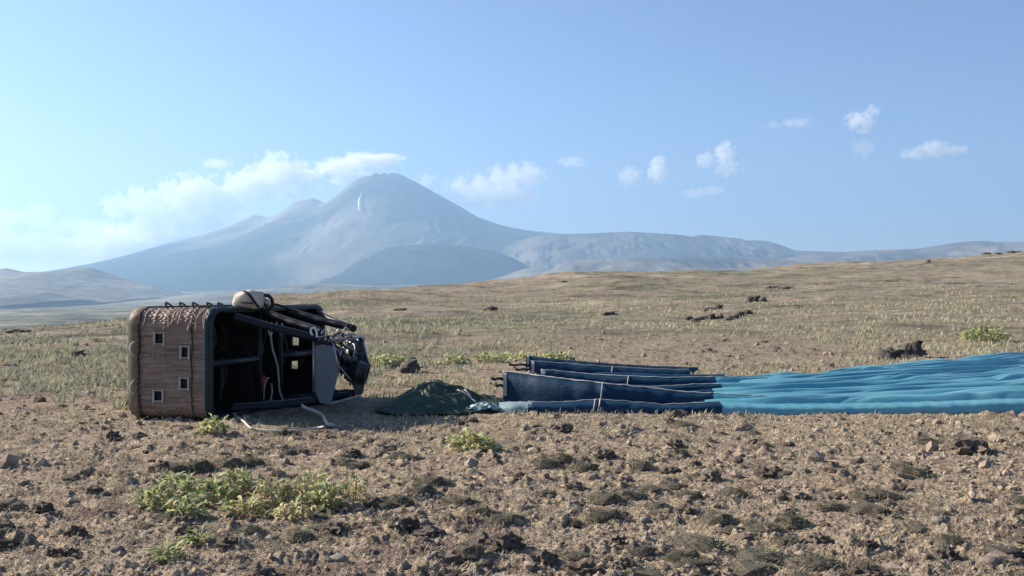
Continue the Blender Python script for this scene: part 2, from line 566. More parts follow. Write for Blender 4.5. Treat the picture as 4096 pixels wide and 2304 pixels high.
EAST = [(1230,640),(1300,606),(1370,590),(1440,588),(1500,586),(1560,584),(1590,583),(1640,586),(1700,590),(1745,595),(1760,591),(1790,592),(1830,597),(1860,600),(1880,606),(1900,604),(1930,607),(1950,612),(1970,618),(2000,630),(2060,632),(2130,634),(2180,640),(2300,660)]
ridge('wooded_ridge', EAST, 8600, 1900, 1100, M_ridge, base=-60, power=0.9, gully=0.09, gs=320, seed=15, step=1.5, crest_noise=6)
EAST2 = [(1900,665),(2000,646),(2060,636),(2130,633),(2200,630),(2300,626),(2330,622),(2345,620),(2400,611),(2440,607),(2470,606),(2500,608),(2530,609),(2576,608),(2700,600),(2900,596),(3200,610),(3600,640)]
ridge('bare_ridge', EAST2, 7400, 1800, 1200, M_foot, base=-60, power=0.9, gully=0.09, gs=380, seed=25, step=1.5, crest_noise=4)
DOME = [(700,712),(740,694),(780,682),(820,668),(860,654),(900,641),(940,630),(980,622),(1020,618),(1050,615),(1080,614),(1110,615),(1140,616),(1180,620),(1220,627),(1260,637),(1290,648),(1315,662),(1330,676),(1345,700),(1360,720)]
ridge('wooded_dome', DOME, 7600, 1200, 1000, M_forest, base=40, power=0.8, gully=0.10, gs=350, seed=35, step=1.5, crest_noise=3)
FOOT = [(1180,725),(1230,706),(1270,692),(1320,676),(1370,674),(1390,682),(1405,664),(1440,656),(1500,651),(1600,648),(1700,650),(1800,648),(1900,650),(1980,654),(2060,662),(2130,668),(2250,664),(2400,660),(2600,662),(3000,670)]
ridge('pale_foothills', FOOT, 5900, 1700, 1000, M_foot, base=-60, power=0.9, gully=0.12, gs=300, seed=45, step=1.5, crest_noise=4)
LEFT = [(-900,660),(-500,678),(-250,668),(-100,672),(-20,681),(5,676),(18,675),(35,679),(60,685),(95,684),(130,682),(160,678),(182,675),(210,674),(227,673),(243,679),(260,686),(286,695),(310,703),(338,711),(352,713),(364,718),(380,721),(396,727),(417,736),(450,748)]
ridge('left_hill', LEFT, 4300, 1300, 900, M_hill, base=-60, power=0.75, gully=0.07, gs=190, seed=55, step=1.5, crest_noise=1.2)
MOUND = [(20,754),(60,749),(80,743),(100,738),(115,735),(130,737),(150,743),(172,749),(205,754)]
ridge('pale_mound', MOUND, 3300, 950, 360, M_foot, base=-55, power=0.8, gully=0.10, gs=90, seed=65, step=1.0)
LOW = [(-300,752),(420,752),(480,742),(560,736),(640,730),(700,724),(760,716),(800,711),(860,712),(900,717),(960,720),(1040,722),(1150,716),(1250,718)]
ridge('low_foothills', LOW, 4700, 1600, 800, M_foot, base=-55, power=0.9, gully=0.25, gs=260, seed=75, step=1.5, crest_noise=3)

# ------------------------------------------------------------------ haze
hz_m = bpy.data.materials.new('haze_air'); hz_m.use_nodes = True
hn = hz_m.node_tree
hn.nodes.remove(hn.nodes['Principled BSDF'])
pv = hn.nodes.new('ShaderNodeVolumePrincipled')
pv.inputs['Color'].default_value = (0.385, 0.615, 0.90, 1)
pv.inputs['Density'].default_value = 1.05e-4
pv.inputs['Anisotropy'].default_value = 0.4
hn.links.new(pv.outputs[0], hn.nodes['Material Output'].inputs['Volume'])
hb = MB().box((-13000, -5000, -130), (13000, 13400, 1290))
haze = hb.build('haze', hz_m, smooth=False)
tag(haze, kind='stuff')

ICO = None
def ico(sub):
    import bmesh
    bm = bmesh.new(); bmesh.ops.create_icosphere(bm, subdivisions=sub, radius=1.0)
    V = np.array([v.co[:] for v in bm.verts]); Fq = np.array([[v.index for v in f.verts] for f in bm.faces]); bm.free()
    return V, Fq

# ------------------------------------------------------------------ clouds, beyond the haze
def cloud(label, D, puffs, dens=2.2e-3, amp=0.9, nscale=1.0, thr=0.30, depth=0.8, group=None, stretch=(1, 1, 1), seed=0):
    """puffs: (px, py, rx, ry) seen from the camera in 2576-wide pixels; real spheres of droplets at distance D"""
    S = D / F * K
    cs = []
    for (a, b_, rx, ry) in puffs:
        cs.append((Vector(((a*K-512)/F*D, 0.0, EYE-(b_*K-HOR)/F*D)), rx*S, ry*S, max(rx, ry)*S*depth))
    o0 = sum((c[0] for c in cs), Vector())/len(cs); o0.y = D
    import bmesh
    bm = bmesh.new()
    iv, _ = ico(2)
    for c, rx, rz, ry in cs:
        for v in iv:
            bm.verts.new((c.x-o0.x + v[0]*rx*1.3, v[1]*ry*1.3 + 0.35*S*(c.x % 37), c.z-o0.z + v[2]*rz*1.25))
    r_ = bmesh.ops.convex_hull(bm, input=bm.verts[:])
    bmesh.ops.delete(bm, geom=[g for g in set(r_['geom_interior'] + r_['geom_unused']) if isinstance(g, bmesh.types.BMVert)], context='VERTS')
    me = bpy.data.meshes.new('cloud'); bm.to_mesh(me); bm.free()
    m = bpy.data.materials.new('cloud_vapour'); m.use_nodes = True
    nt = m.node_tree; nt.nodes.remove(nt.nodes['Principled BSDF'])
    pv = nt.nodes.new('ShaderNodeVolumePrincipled'); pv.inputs['Color'].default_value = (1, 1, 1, 1); pv.inputs['Anisotropy'].default_value = 0.2
    nt.links.new(pv.outputs[0], nt.nodes['Material Output'].inputs['Volume'])
    tc = N(nt, 'ShaderNodeTexCoord'); p = tc.outputs['Object']
    acc = None
    for c, rx, rz, ry in cs:
        d = c - o0
        mp = mapping(nt, p, (1/rx, 1/ry, 1/rz), (-(d.x)/rx, 0.0, -(d.z)/rz))
        ln = N(nt, 'ShaderNodeVectorMath', operation='LENGTH'); nt.links.new(mp, ln.inputs[0])
        sb = N(nt, 'ShaderNodeMath', operation='SUBTRACT'); sb.inputs[0].default_value = 1.0; nt.links.new(ln.outputs['Value'], sb.inputs[1])
        if acc is None: acc = sb.outputs[0]
        else:
            mx = N(nt, 'ShaderNodeMath', operation='SMOOTH_MAX'); mx.inputs[2].default_value = 0.25
            nt.links.new(acc, mx.inputs[0]); nt.links.new(sb.outputs[0], mx.inputs[1]); acc = mx.outputs[0]
    nz = noise_tex(nt, mapping(nt, p, tuple(k*nscale/345.0 for k in stretch), (seed*3.7, seed*1.3, seed*7.1)), 1.0, 8, 0.68, 0.5)
    ma = N(nt, 'ShaderNodeMath', operation='MULTIPLY_ADD'); ma.inputs[1].default_value = amp*2.5; 
    nt.links.new(nz, ma.inputs[0]); nt.links.new(acc, ma.inputs[2])
    sb = N(nt, 'ShaderNodeMath', operation='SUBTRACT'); nt.links.new(ma.outputs[0], sb.inputs[0]); sb.inputs[1].default_value = amp*1.25 + thr
    ml = N(nt, 'ShaderNodeMath', operation='MULTIPLY', use_clamp=True); nt.links.new(sb.outputs[0], ml.inputs[0]); ml.inputs[1].default_value = 10.0
    dn = N(nt, 'ShaderNodeMath', operation='MULTIPLY'); nt.links.new(ml.outputs[0], dn.inputs[0]); dn.inputs[1].default_value = dens
    nt.links.new(dn.outputs[0], pv.inputs['Density'])
    m.cycles.volume_step_rate = 0.2
    me.materials.append(m)
    o = bpy.data.objects.new('cloud', me); COL.objects.link(o); o.location = o0
    tag(o, label, 'cloud', group)
    return o

cloud('large billowing white cloud bank rising left of the volcano', 17160, [(300,520,50,32),(360,515,60,45),(430,540,80,60),(480,500,90,60),(420,590,110,70),(520,560,90,60),(560,500,70,50),(620,470,60,45),(690,420,50,40),(650,465,80,45),(720,450,80,55),(330,620,140,60),(480,610,140,50)], dens=5.31e-03, seed=1, thr=0.22, amp=1.6, nscale=2.0)
cloud('long flat cloud capping the volcano summit', 18150, [(780,440,45,20),(850,420,75,30),(920,405,85,26),(985,398,50,16),(900,450,90,30)], dens=6.30e-03, amp=1.1, nscale=2.0, seed=2, stretch=(0.7, 1, 1.3))
cloud('puffy white cloud just right of the volcano', 17490, [(1160,480,55,36),(1210,475,60,42),(1275,450,60,40),(1330,440,50,32),(1250,490,110,34),(1075,455,30,20)], dens=3.47e-03, seed=3, thr=0.22, amp=1.6, nscale=2.2)
cloud('faint low cloud bank at the far left horizon', 17820, [(20,545,60,28),(100,545,50,35),(60,620,120,40),(200,575,90,28),(180,625,130,40),(-60,600,110,50)], dens=1.6e-3, amp=1.3, seed=4, thr=0.1, nscale=1.5)
cloud('tiny thin cloud high above the left cloud bank', 16500, [(545,413,38,15)], dens=2.96e-03, seed=5, nscale=3.4, amp=1.8, thr=0.12)
cloud('ragged leaning cloud, highest on the right of the sky', 16170, [(2160,305,34,22),(2180,308,26,26),(2197,280,16,18)], dens=5.32e-03, seed=6, nscale=3.4, amp=1.8, thr=0.12)
cloud('faint wisp below the ragged leaning cloud', 16830, [(2170,375,32,26)], dens=1.47e-03, seed=7, nscale=3.4, amp=1.8, thr=0.12)
cloud('flat elongated cloud, rightmost of all', 16500, [(2300,388,34,15),(2350,376,44,22),(2400,380,36,15)], dens=3.55e-03, seed=8, nscale=3.4, amp=1.8, thr=0.12)
cloud('upright double cloud at mid right', 16830, [(1775,403,26,22),(1822,390,28,34),(1835,425,36,20)], dens=4.73e-03, seed=9, nscale=3.4, amp=1.8, thr=0.12)
cloud('small upright bright cloud, third right of the volcano', 16368, [(1655,425,22,34),(1658,440,24,24)], dens=6.50e-03, seed=10, nscale=3.4, amp=1.8, thr=0.12)
cloud('small soft cloud left of the upright bright one', 16632, [(1583,445,32,28)], dens=3.55e-03, seed=11, nscale=3.4, amp=1.8, thr=0.12)
cloud('low slanting wisp under the upright double cloud', 16500, [(1750,486,34,14),(1790,480,32,14)], dens=2.96e-03, seed=12, nscale=3.4, amp=1.8, thr=0.12)
cloud('thin horizontal wisp left of the ragged cloud', 17028, [(1945,314,26,9),(2005,308,44,12)], dens=1.47e-03, seed=13, nscale=3.4, amp=1.8, thr=0.12)
cloud('tiny faint wisp right of the puffy cloud', 17028, [(1440,408,36,14)], dens=2.06e-03, seed=14, nscale=3.4, amp=1.8, thr=0.12)

# ------------------------------------------------------------------ wicker basket lying on its side
M_wicker = None
def wicker_material():
    m, nt, b = new_mat('woven_wicker')
    tc = N(nt, 'ShaderNodeTexCoord')
    p = tc.outputs['Object']
    streak = noise_tex(nt, mapping(nt, p, (2.5, 36, 36)), 1.0, 4, 0.6)
    big = noise_tex(nt, p, 2.2, 4, 0.6)
    c = ramp(nt, streak, [(0.28, (0.105, 0.073, 0.058)), (0.5, (0.215, 0.162, 0.127)), (0.72, (0.34, 0.262, 0.207))])
    t = ramp(nt, big, [(0.38, (0.85, 0.86, 0.84)), (0.62, (1.05, 0.94, 0.91))])
    c = mix(nt, 1.0, c, t, 'MULTIPLY')
    nt.links.new(c, b.inputs['Base Color'])
    b.inputs['Roughness'].default_value = 0.6
    b.inputs['Specular IOR Level'].default_value = 0.3
    bump(nt, b, noise_tex(nt, mapping(nt, p, (60, 200, 200)), 1.0, 2), 0.3, 0.004)
    return m
M_wicker = wicker_material()
M_scuff = mottled('scuffed_hide', (0.13, 0.095, 0.07), (0.24, 0.18, 0.14), 7, 0.6, 0.25, 50)
M_rim = mottled('teal_leather', (0.004, 0.013, 0.018), (0.010, 0.024, 0.030), 12, 0.45, 0.15, 120, spec=0.35)
M_sleeve = mottled('navy_sleeve', (0.005, 0.008, 0.014), (0.010, 0.014, 0.022), 10, 0.55, 0.2, 80, spec=0.3)
M_inner = mottled('shaded_lining', (0.008, 0.007, 0.008), (0.018, 0.015, 0.015), 8, 0.8, 0.2, 60)  # near black: shade inside the basket is put into this colour
M_cord = mottled('dark_cord', (0.03, 0.025, 0.02), (0.07, 0.055, 0.04), 30, 0.8, 0.3, 150)
M_hole = mottled('grey_hide_trim', (0.32, 0.30, 0.285), (0.46, 0.44, 0.42), 20, 0.6, 0.2, 80)
M_rope = mottled('pale_rope', (0.42, 0.39, 0.34), (0.62, 0.58, 0.52), 40, 0.85, 0.5, 200)
M_lash = mottled('pale_lashing', (0.42, 0.33, 0.26), (0.62, 0.52, 0.43), 30, 0.85, 0.3, 160)  # warm pale tone, for lashings, some cables and a hose
M_steel = mottled('brushed_steel', (0.26, 0.265, 0.28), (0.40, 0.41, 0.43), 20, 0.42, 0.1, 90, spec=0.5)
M_steel.node_tree.nodes['Principled BSDF'].inputs['Metallic'].default_value = 0.85
M_panel = mottled('grey_shield', (0.10, 0.118, 0.135), (0.15, 0.168, 0.185), 5, 0.5, 0.1, 60, spec=0.4)
M_burner = mottled('sooty_burner', (0.006, 0.007, 0.008), (0.022, 0.024, 0.027), 25, 0.45, 0.2, 70, spec=0.5)
M_red = mottled('red_hose', (0.35, 0.02, 0.015), (0.5, 0.04, 0.03), 20, 0.5)
M_canvas = mottled('cream_canvas', (0.50, 0.43, 0.33), (0.66, 0.58, 0.46), 9, 0.9, 0.5, 45)
M_black = mottled('black_webbing', (0.012, 0.012, 0.014), (0.03, 0.03, 0.033), 30, 0.7, 0.2, 120)
M_wood = mottled('floor_board', (0.16, 0.11, 0.07), (0.25, 0.18, 0.12), 10, 0.7, 0.2, 50)

BU = Vector((0.9585, -0.285, 0)).normalized()
BW = Vector((0.285, 0.9585, 0)).normalized()
BH, BL, BV = 1.08, 2.85, 1.29
R0 = Vector((-3.52, 11.9, 0.055))
base_o = R0 - BU * BH
basket = empty('balloon_basket', base_o, math.atan2(BU.y, BU.x))
tag(basket, 'large wicker balloon basket tipped on its side with dark padded rim', 'basket')
def bpt(u, w, v):                       # basket coordinates: u towards its mouth, w along it, v up
    return (u, w, v)
def b2w(u, w, v):
    p = base_o + BU*u + BW*w; p.z = base_o.z + v
    return p

CR = 0.19     # corner radius
def rr_path(inset=0.0, n_arc=10):
    """rounded rectangle in (w, v), starting at the middle of the near end and running up"""
    L0, L1, V0, V1 = inset, BL - inset, inset, BV - inset
    r = CR - inset
    pts = []
    def arc(cw, cv, a0):
        for k in range(n_arc + 1):
            a = a0 + (math.pi/2) * k / n_arc
            pts.append((cw + r*math.cos(a), cv + r*math.sin(a)))
    arc(L0 + r, V0 + r, math.pi)          # near bottom
    arc(L1 - r, V0 + r, 1.5*math.pi)      # far bottom
    arc(L1 - r, V1 - r, 0)                # far top
    arc(L0 + r, V1 - r, 0.5*math.pi)      # near top
    return pts

def end_section(t, inset, near=True):
    """position on the end wall: t = arc length from the bottom corner to the top corner"""
    r = CR - inset
    aq = r * math.pi/2
    straight = BV - 2*CR
    t = np.asarray(t, float)
    w = np.zeros_like(t); v = np.zeros_like(t); nw = np.zeros_like(t); nv = np.zeros_like(t)
    a = t < aq
    an = (t[a])/r
    w[a] = CR - r*np.sin(an); v[a] = CR - r*np.cos(an); nw[a] = -np.sin(an); nv[a] = -np.cos(an)
    s_ = (t >= aq) & (t <= aq + straight)
    w[s_] = inset; v[s_] = CR + (t[s_] - aq); nw[s_] = -1; nv[s_] = 0
    c = t > aq + straight
    an = (t[c] - aq - straight)/r
    w[c] = CR - r*np.cos(an); v[c] = BV - CR + r*np.sin(an); nw[c] = -np.cos(an); nv[c] = np.sin(an)
    if not near:
        w = BL - w; nw = -nw
    return w, v, nw, nv, 2*aq + straight

HOLES_NEAR = [(0.352, 0.474, 0.885, 1.010), (0.712, 0.812, 0.728, 0.853), (0.700, 0.806, 0.362, 0.484), (0.340, 0.458, 0.210, 0.330)]
HOLES_FAR = [(0.605, 0.725, 0.725, 0.85), (0.59, 0.71, 0.385, 0.505), (0.30, 0.42, 0.90, 1.02), (0.30, 0.42, 0.21, 0.33)]
def v_to_t(v, inset):
    return (CR - inset)*math.pi/2 + (v - CR)

def end_wall(name, near, inset, nu, nt_, weave, mat, holes):
    tot = end_section(np.array([0.0]), inset)[4]
    tl = list(np.linspace(0, tot, nt_)); ul = list(np.linspace(0.0, BH, nu))
    for (u0, u1, v0, v1) in holes:
        ul += [u0, u1]; tl += [v_to_t(v0, inset), v_to_t(v1, inset)]
    tl = np.array(sorted(set(np.round(tl, 5)))); ul = np.array(sorted(set(np.round(ul, 5))))
    w, v, nw, nv, _ = end_section(tl, inset, near)
    U, T = np.meshgrid(ul, tl)
    h = np.zeros_like(U)
    if weave:
        # bundles of willow running round the wall, over and under stakes
        tb = T / 0.029; row = np.floor(tb); ph = np.where(row % 2 == 0, 0.0, math.pi)
        over = np.cos(U / 0.040 * math.pi + ph)
        prof = np.sqrt(np.clip(1 - ((tb - row) * 2 - 1)**2, 0, 1))
        h = 0.011 * prof * (0.62 + 0.38*over) + 0.006 * noise2(U*6, row*3.1, 8) + 0.006*fbm(U*4, T*4, 19, 2)
        # every so often a heavier band
        h = h + 0.006 * np.exp(-((np.mod(U + 0.02, 0.145) - 0.07) / 0.012)**2)
    Xw = w[:, None] + nw[:, None]*h
    Xv = v[:, None] + nv[:, None]*h
    V = np.stack([U, np.broadcast_to(Xw, U.shape), np.broadcast_to(Xv, U.shape)], -1)
    uc = 0.5*(ul[1:] + ul[:-1]); tc_ = 0.5*(tl[1:] + tl[:-1])
    UC, TC = np.meshgrid(uc, tc_)
    mk = np.ones_like(UC, bool)
    for (u0, u1, v0, v1) in holes:
        mk &= ~((UC > u0) & (UC < u1) & (TC > v_to_t(v0, inset)) & (TC < v_to_t(v1, inset)))
    Fq = grid_faces(len(tl), len(ul), mk)
    if not near: Fq = Fq[:, ::-1]
    return obj(name, V.reshape(-1, 3), Fq, mat, basket)

end_wall('wicker_wall', True, 0.0, 210, 250, True, M_wicker, HOLES_NEAR)
end_wall('wicker_wall', False, 0.0, 40, 40, False, M_wicker, HOLES_FAR)
end_wall('inner_lining', True, 0.045, 20, 24, False, M_inner, HOLES_NEAR)
end_wall('inner_lining', False, 0.045, 20, 24, False, M_inner, HOLES_FAR)
def long_wall(top):
    wl = np.linspace(CR, BL - CR, 160 if top else 40); ul = np.linspace(0, BH, 90 if top else 12)
    U, W_ = np.meshgrid(ul, wl)
    row = np.floor(U / 0.024); ph = np.where(row % 2 == 0, 0, math.pi)
    h = 0.006*np.cos(W_/0.042*math.pi + ph)*np.sin(np.pi*np.mod(U/0.024, 1)) + 0.006*fbm(U*4, W_*4, 29, 2)
    Vv = (BV + h) if top else (0.0 - h)
    Fq = grid_faces(len(wl), len(ul))
    obj('wicker_wall', np.stack([U, W_, Vv], -1).reshape(-1, 3), Fq if top else Fq[:, ::-1], M_wicker, basket)
    vi = (BV - 0.045) if top else 0.045
    obj('inner_lining', [(0, CR, vi), (BH, CR, vi), (BH, BL-CR, vi), (0, BL-CR, vi)], [(0, 3, 2, 1)], M_inner, basket)
long_wall(True); long_wall(False)
# floor of the basket
pth = rr_path(0.01)
n_p = len(pth)
obj('floor_board', [(0.012, w, v) for w, v in pth] + [(0.05, w, v) for w, v in pth],
    [tuple(range(n_p)), tuple(range(2*n_p-1, n_p-1, -1))] + [(i, n_p+i, n_p+(i+1) % n_p, (i+1) % n_p) for i in range(n_p)], M_wood, basket, smooth=False)
# hide band wrapped round the foot of the basket
def band(name, u0, u1, out, mat, bulge=0.012, nu=7):
    pt = rr_path(-out, 12)
    V = []; Fq = []
    for j in range(nu):
        t = j/(nu-1)
        o_ = out + bulge*math.sin(math.pi*t)
        for k, (w, v) in enumerate(rr_path(-o_, 12)):
            V.append((u0 + (u1-u0)*t, w, v + 0.006*math.sin(k*1.7 + j)))
    m_ = len(pt)
    for j in range(nu-1):
        for k in range(m_):
            l = (k+1) % m_
            Fq.append((j*m_+k, (j+1)*m_+k, (j+1)*m_+l, j*m_+l))
    return obj(name, V, Fq, mat, basket)
band('scuff_band', -0.012, 0.125, 0.014, M_scuff)
band('rim_skirt', BH - 0.045, BH + 0.005, 0.026, M_rim, 0.006)
# padded rim
mb = MB()
mb.tube([(BH + 0.01, w, v) for w, v in rr_path(0.012, 12)], 0.033, 14, closed=True)
mb.build('padded_rim', M_rim, basket)
mb = MB()
mb.tube([(BH - 0.047, w, v) for w, v in rr_path(-0.028, 12)], 0.007, 6, closed=True)
mb.build('rim_piping', mottled('light_piping', (0.12, 0.15, 0.17), (0.25, 0.28, 0.30), 30, 0.5), basket)  # lighter blue-grey line along the skirt edge
# cords laced round the wall
for uc, rr_, wob in ((0.140, 0.010, 0.012), (0.862, 0.008, 0.006)):
    mb = MB()
    pp = rr_path(-0.022, 14)
    dense = []
    for i in range(len(pp)):
        a = pp[i]; b_ = pp[(i+1) % len(pp)]
        d = math.hypot(a[0]-b_[0], a[1]-b_[1]); k = max(1, int(d/0.05))
        for j in range(k): dense.append((a[0]+(b_[0]-a[0])*j/k, a[1]+(b_[1]-a[1])*j/k))
    mb.tube([(uc + wob*math.sin(i*0.9) + 0.5*wob*math.sin(i*0.37), w, v) for i, (w, v) in enumerate(dense)], rr_, 6, closed=True)
    mb.build('cord', M_cord, basket)
# vertical lacing stitches beside the hide band
for k in range(16):
    mb = MB(); v = 0.12 + k*0.07
    mb.tube([(0.105, -0.028, v), (0.135, -0.040, v+0.02), (0.165, -0.022, v+0.01)], 0.006, 5)
    mb.build('lacing', M_cord, basket)
# rope grips standing proud of the hide band
for v0 in (0.82, 0.36):
    mb = MB()
    mb.tube(spline([(0.075, -0.02, v0+0.085), (0.062, -0.055, v0+0.05), (0.055, -0.07, v0), (0.062, -0.055, v0-0.05), (0.075, -0.02, v0-0.085)], 5), 0.011, 7)
    mb.build('rope_grip', M_rope, basket)
# step holes: hide trims on four sides
for holes, ww, sgn in ((HOLES_NEAR, -0.016, -1), (HOLES_FAR, BL + 0.006, 1)):
    for (u0, u1, v0, v1) in holes:
        mb = MB()
        a, b_ = (ww - 0.006, 0.004) if sgn < 0 else (BL - 0.004, ww + 0.006)
        tv, th = 0.015, 0.006
        mb.box((u0 - tv, a, v0 - 0.022), (u0 + 0.003, b_, v1 + 0.018))
        mb.box((u1 - 0.003, a, v0 - 0.022), (u1 + tv, b_, v1 + 0.018))
        mb.box((u0 + 0.004, a + 0.003, v0 - th), (u1 - 0.004, b_ - 0.002, v0 + 0.003))
        mb.box((u0 + 0.004, a + 0.003, v1 - 0.003), (u1 - 0.004, b_ - 0.002, v1 + th))
        mb.build('step_hole_trim', M_hole, basket, smooth=False)
# rope step loops along the upper long side
for i, u_ in enumerate((0.30, 0.50, 0.68, 0.88, 1.03)):
    mb = MB()
    k = 0.09 + 0.01*((i*7) % 3)
    mb.tube(spline([(u_-0.03, 0.36, BV-0.005), (u_-0.055, 0.36, BV+0.045), (u_-0.06, 0.36, BV+0.075), (u_-0.01, 0.355, BV+0.06), (u_+0.035, 0.35, BV+0.03), (u_+0.06, 0.35, BV-0.005)], 5), 0.0105, 7, flat=1.3)
    mb.build('rope_loop', M_cord, basket)
# lashings hanging over the upper edge
for (u0, drop, k) in ((0.52, 0.13, 0), (0.60, 0.10, 1), (0.66, 0.09, 2), (0.85, 0.17, 3), (0.90, 0.12, 4), (0.93, 0.16, 5), (1.0, 0.15, 6), (0.22, 0.10, 7)):
    mb = MB()
    def over(s):     # distance from the crown down the rounded corner
        an = s / CR
        if an < math.pi/2: return (CR - (CR+0.014)*math.sin(an), BV - CR + (CR+0.014)*math.cos(an))
        return (-0.022, BV - CR - (s - CR*math.pi/2))
    pts = []
    for j in range(12):
        s = j/11*(0.20 + drop)
        w, v = over(s)
        pts.append((u0 + 0.012*math.sin(j*0.8 + k) - 0.03*(j/11)**2*(1 if k % 2 else -0.6), w, v))
    mb.tube(pts, [0.0055]*9 + [0.009, 0.010, 0.005], 6)
    mb.build('lashing', M_lash, basket)
# hide tab under the foot of the basket
mb = MB(); mb.box((0.10, -0.015, -0.10), (0.155, 0.05, 0.02)); mb.build('hide_tab', M_cord, basket, smooth=False)

# inner partitions with padded tops
W1, W2 = 1.22, 1.76
for w in (W1, W2):
    mb = MB(); mb.box((0.05, w-0.02, 0.05), (BH-0.08, w+0.02, BV-0.05)); mb.build('partition', M_inner, basket, smooth=False)
    mb = MB(); mb.tube([(BH-0.07, w, 0.05), (BH-0.07, w, BV-0.05)], 0.042, 12); mb.build('partition_pad', M_sleeve, basket)
for wa, wb in ((0.05, W1-0.02), (W2+0.02, BL-0.05)):
    mb = MB(); mb.box((0.05, wa, BV/2-0.02), (BH-0.08, wb, BV/2+0.02)); mb.build('partition', M_inner, basket, smooth=False)
    mb = MB(); mb.tube([(BH-0.07, wa, BV/2), (BH-0.07, wb-0.02, BV/2)], 0.040, 12); mb.build('partition_pad', M_rim, basket)

# ---- burner frame and its padded uprights (hold on to the basket: parts)
FA, FB, FV0, FV1 = BH + 0.86, BH + 1.18, 0.14, 0.94
WN, WF = 0.95, 1.98
ups = [((BH, 0.50, BV-0.09), (FA+0.02, WN-0.01, FV1-0.01)), ((BH, 1.16, BV-0.04), (FA+0.06, WN+0.10, FV1+0.06)),
       ((BH, 1.85, BV-0.05), (FA+0.05, WF-0.14, FV1+0.09)), ((BH, 2.62, BV-0.07), (FA+0.03, WF+0.02, FV1+0.07)),
       ((BH, 0.45, 0.09), (FA+0.02, WN-0.01, FV0+0.02)), ((BH, 1.2, 0.06), (FA+0.04, WN+0.12, FV0)),
       ((BH, 1.85, 0.06), (FA+0.05, WF-0.14, FV0)), ((BH, 2.62, 0.08), (FA+0.03, WF, FV0+0.02))]
for a, b_ in ups:
    a = Vector(a); b_ = Vector(b_)
    mid = (a+b_)/2 + Vector((0, 0, -0.012))
    pts = spline([a, a.lerp(mid, .5), mid, mid.lerp(b_, .5), b_], 5)
    mb = MB(); rad = [0.047 + 0.004*math.sin(i*1.3) for i in range(len(pts))]
    mb.tube(pts, rad, 12); up_o = mb.build('upright_sleeve', M_sleeve, basket)
    mb = MB(); mb.tube([p + Vector((0, -0.012, 0.052)) for p in pts[1:-1]], 0.005, 5); mb.build('seam_highlight', mottled('seam_highlight_tone', (0.10, 0.12, 0.15), (0.18, 0.2, 0.23), 30, 0.5), up_o)  # sleeve seam, its top-edge highlight painted in as a lighter strip
# shields on the two long sides of the burner frame
def shield(w, nm, FB=FB):
    prof = [(FA+0.015, FV0+0.14), (FA+0.015, FV1-0.06), (FA+0.06, FV1-0.02), (FB-0.06, FV1-0.06), (FB+0.02, FV1-0.42), (FB-0.02, FV0+0.30), (FB-0.10, FV0-0.02), (FA+0.08, FV0+0.0)]
    n = len(prof)
    V = [(u, w-0.012, v) for u, v in prof] + [(u, w+0.012, v) for u, v in prof]
    Fq = [tuple(range(n)), tuple(range(2*n-1, n-1, -1))] + [(i, n+i, n+(i+1) % n, (i+1) % n) for i in range(n)]
    s_ = obj('shield_panel', V, Fq, M_panel, basket, smooth=False)
    mb = MB()
    mb.tube([(FA, w-0.02, FV0+0.12), (FA, w-0.02, FV1-0.05)], 0.016, 8)
    mb.build('frame_tube', M_steel, basket)
    mb = MB()
    mb.tube([(FB-0.06, w-0.02, FV1-0.05), (FB+0.025, w-0.02, FV1-0.42)], 0.013, 8)
    mb.build('frame_tube', M_steel, basket)
    mb = MB()   # strap wrapped over the shield head
    for k in range(3):
        mb.tube([(FA-0.02, w-0.022, FV1-0.10+0.018*k), (FA+0.12, w-0.03, FV1-0.075+0.02*k), (FB-0.04, w-0.022, FV1-0.10+0.018*k)], 0.008, 6)
    mb.build('strap', M_black, s_)
shield(WN, 'near'); shield(WF, 'far', FA+0.24)
mb = MB()
mb.tube([(FB-0.10, WN, FV0-0.01), (FA+0.14, WF, FV0-0.01)], 0.016, 8); mb.build('frame_tube', M_steel, basket)
mb = MB(); mb.tube([(FA+0.05, WN, FV1), (FA+0.05, WF, FV1)], 0.016, 8); mb.build('frame_tube', M_steel, basket)
mb = MB(); mb.tube([(FB-0.08, WN, FV1-0.03), (FA+0.18, WF, FV1-0.03)], 0.016, 8); mb.build('frame_tube', M_steel, basket)
mb = MB(); mb.tube([(FA+0.16, WF, FV0+0.02), (FA+0.24, WF-0.10, FV0+0.20)], 0.013, 8); mb.build('frame_tube', M_steel, basket)
